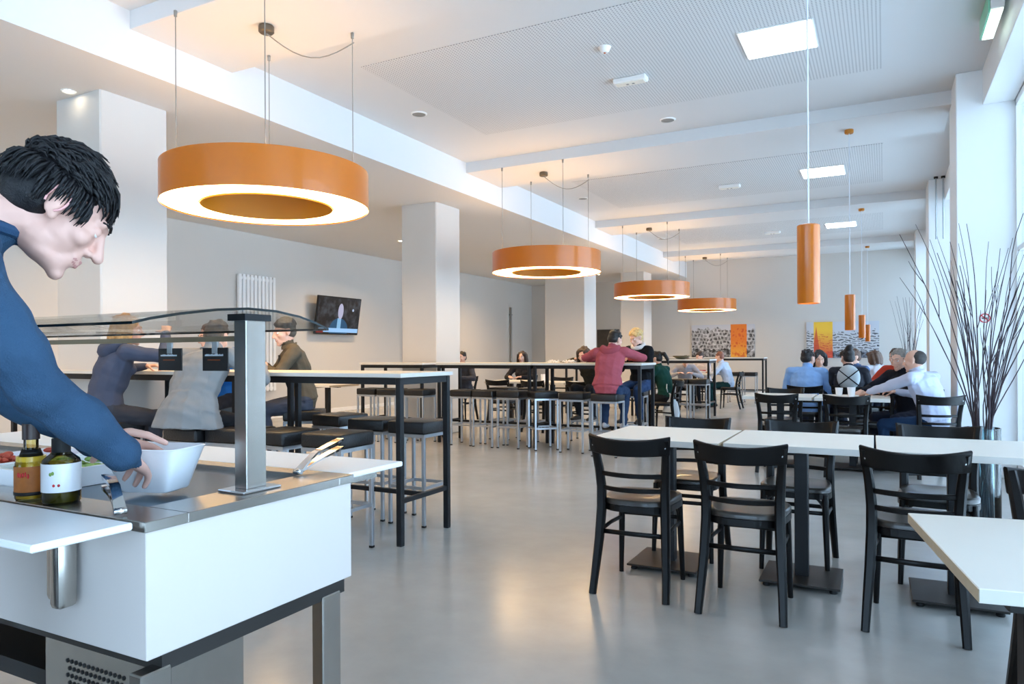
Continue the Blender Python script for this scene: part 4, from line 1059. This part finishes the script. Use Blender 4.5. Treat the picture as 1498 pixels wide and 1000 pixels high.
# --- right group
p, nb, uc = figure('man in light blue sweater sitting with his back to us', -.9, 9.98, 0, .46, '#8fb8ec', '#2a3040', '#1c1a1c', 'short', lean=14, yaw=-35, pitch=10, poles=((-.35, -.4, -.85), (.35, -.4, -.85)), hands=((-.2, .4, LZ), (.2, .4, LZ)), voxel=.008, seed=15, trunk=1.15, curl=.6)
p, nb, uc = figure('woman with long black hair facing the man in light blue', -.82, 11.25, 175, .46, '#c9b9b4', '#2a3040', '#121013', 'long', lean=14, yaw=20, pitch=22, poles=((-.35, -.4, -.85), (.35, -.4, -.85)), hands=((-.15, .38, LZ), (.15, .38, LZ)), fem=True, seed=16)
p, nb, uc = figure('woman with dark bun and lattice backed top, back to us', -.4, 10.02, 2, .46, '#2a2c34', '#23262e', '#151214', 'bun', lean=12, yaw=30, pitch=10, poles=((-.35, -.4, -.85), (.35, -.4, -.85)), hands=((-.2, .38, LZ), (.2, .38, LZ)), fem=True, voxel=.008, seed=17, trunk=1.12)
b = B(); ell(b, (0, -.055, .93), (.135, .07, .16), n=24); pnl = obj('back_panel', b, cloth('#b9c3c8'), p, True)
for s in (-1, 1):
    b = B(); pts = [(s * .13 * (1 - 2 * q), -.055 - .072 * math.sqrt(max(.02, 1 - (s * .13 * (1 - 2 * q) / .14) ** 2 - ((.93 + (q - .5) * .22 - .93) / .17) ** 2)), .93 + (q - .5) * .22) for q in [j / 10 for j in range(11)]]
    tube(b, pts, .007, 6); obj('strap', b, cloth('#23252c'), pnl, True)
p, nb, uc = figure('person in blue denim jacket with brown hair looking left', -.27, 11.22, 125, .46, '#4d6488', '#2a3040', '#5b4030', 'short', lean=12, yaw=0, pitch=10, poles=((-.35, -.4, -.85), (.35, -.4, -.85)), hands=((-.15, .38, LZ), (.15, .38, LZ)), seed=18); collar(p, nb, '#5c7396')
p, nb, uc = figure('brown haired person in white shirt turned away, farthest of group', -.05, 12.0, 20, .46, '#d6d9e2', '#3a4050', '#5c4436', 'bob', lean=18, yaw=30, pitch=16, hands=((-.15, .38, LZ), (.15, .38, LZ)), seed=19)
p, nb, uc = figure('older grey haired person in dark jumper looking left', .26, 9.2, 140, .46, '#1b1d27', '#2a3040', '#8f8a84', 'short', lean=16, yaw=8, pitch=12, hands=((-.05, .52, LZ), (.2, .52, LZ)), voxel=.008, seed=20, skin='skin')
p, nb, uc = figure('person in red top behind the older person in dark jumper', .2, 11.65, 150, .46, '#c4442f', '#2a3040', '#4a3a30', 'short', lean=10, pitch=12, seed=21, hands=((-.15, .38, LZ), (.15, .38, LZ)))
p, nb, uc = figure('balding man in pale striped shirt and jeans reaching across table', .45, 8.3, 58, .46, '#c3cae0', '#1f3a5c', '#3a3634', 'bald', lean=16, yaw=12, pitch=8, side=-6, hands=((-.16, .60, LZ + .015), (.12, .47, LZ + .015)), poles=((-.9, -.2, -.3), (.8, -.5, -.5)),
    voxel=.007, seed=22, trunk=1.14, curl=.6, knees=((-.2, .42, .5), (.14, .42, .5)), feet=((-.2, .4, .085), (.14, .38, .085))); collar(p, nb, '#cdd3e6')

# --- young man at the counter (standing, bent over the bowl)
def young_man():
    p = thing('person', 'young dark haired man in blue sweater bending over the serving bowl', 'person', (0, 0, 0))
    F = V(.51, .86, 0).normalized(); Rt = V(.86, -.51, 0); bd = Body(); vox = .0042
    nb = V(-1.565, .76, 1.505); P0 = V(-1.70, .52, .965)
    ax = (nb - P0); wa = P0 + ax * .28 - F * .015; ch = P0 + ax * .58 - F * .03; uc = P0 + ax * .84 - F * .022
    bd.tube([P0 + V(0, 0, -.09), P0, wa], [(.1, .15), (.11, .165), (.1, .15)], LEGS, up=F, ball=False)
    bd.tube([P0 + V(0, 0, .0), wa, ch, uc, uc.lerp(nb, .6), nb], [(.118, .172), (.11, .152), (.118, .168), (.1, .165), (.075, .11), (.056, .062)], TOP, up=F, ball=False)
    hm3 = Matrix((Rt, F, V(0, 0, 1))).transposed()
    hm = rotz(radians(6)) @ hm3 @ Matrix.Rotation(radians(-40), 3, 'X')
    c = V(-1.503, .872, 1.548); k = 1.0
    bd.tube([nb - V(0, 0, .02) - F * .01, nb.lerp(c + hm @ V(0, -.03, -.05), .5) + V(0, 0, .012), c + hm @ V(0, -.03, -.045)], [.06, .054, .054], SKIN)
    head(bd, c, hm, False, k)
    for s, w, pl in ((1, V(-1.475, 1.0, 1.03), V(.25, -.5, -.9)), (-1, V(-1.68, 1.07, 1.045), V(-1., -.3, -.3))):
        sh = uc + Rt * (.165 * s) + F * .03 + V(0, 0, .035)
        bd.tube([uc.lerp(nb, .5) + Rt * s * .05, sh], [.07, .06], TOP)
        el, wr = ik(sh, w, .29, .275, pl)
        bd.tube([sh, sh.lerp(el, .5), el], [.06, .057, .052], TOP); bd.tube([el, el.lerp(wr, .45), wr - (wr - el).normalized() * .012], [.053, .05, .041], TOP)
        if s > 0: bd.hand(wr, V(-.62, .68, -.32), V(-.55, -.2, -.8), -1, .42, 1.05, spread=.2)
        else: bd.hand(wr, V(.35, .85, -.4), V(.75, -.1, -.65), 1, .42, 1.05, spread=.2)
    for s in (-1, 1):
        hp = P0 + Rt * s * .09; kn = hp + V(0, 0, -.43) + F * .02 - Rt * s * .01; ft = V(hp.x, hp.y, .085) - F * .03
        bd.tube([hp, hp.lerp(kn, .5), kn], [.088, .078, .062], LEGS); bd.tube([kn, kn.lerp(ft, .35), ft], [.062, .06, .05], LEGS)
        bd.tube([ft + V(0, 0, -.03) - F * .05, ft + V(0, 0, -.04) + F * .07, ft + V(0, 0, -.055) + F * .17], [(.034, .038), (.036, .044), (.022, .038)], SHOE, up=(0, 0, 1))
    bd.build(vox, [M['skin_p'], cloth('#304a63', .18, .4, 300), cloth('#23262e'), mat('shoe', '#2a2826', .5), M['lip']], p, fold=.0045, smooth=4)
    hc = mat('hair', '#100f12', .55, var=.5, scale=60, bump=.2, bscale=300, spec=.35)
    hair(p, c, hm, 'tousled', hc, random.Random(5), k, voxel=.0045); face_parts(p, c, hm, hc, k, True, M['skin_p'])
    b = B()                                                  # ear folds
    for s in (-1, 1):
        pts = [c + hm @ V(s * .084, -.012 + .019 * cos(a), .004 + .029 * sin(a)) for a in [radians(-60 + 28 * q) for q in range(11)]]
        tube(b, pts, 1, 6, rad=[.002 + .0022 * sin(pi * q / 10) for q in range(11)])
    obj('ear_fold', b, mat('ear_skin', '#d79a94', .5), p, True)
    b = B(); pts = [nb + Rt * (.066 * cos(a)) + F * (.062 * sin(a)) + V(0, 0, .0 - .012 * sin(a)) for a in [2 * pi * q / 20 for q in range(21)]]
    tube(b, pts, .013, 8); obj('neckband', b, cloth('#27415d'), p, True)
young_man()
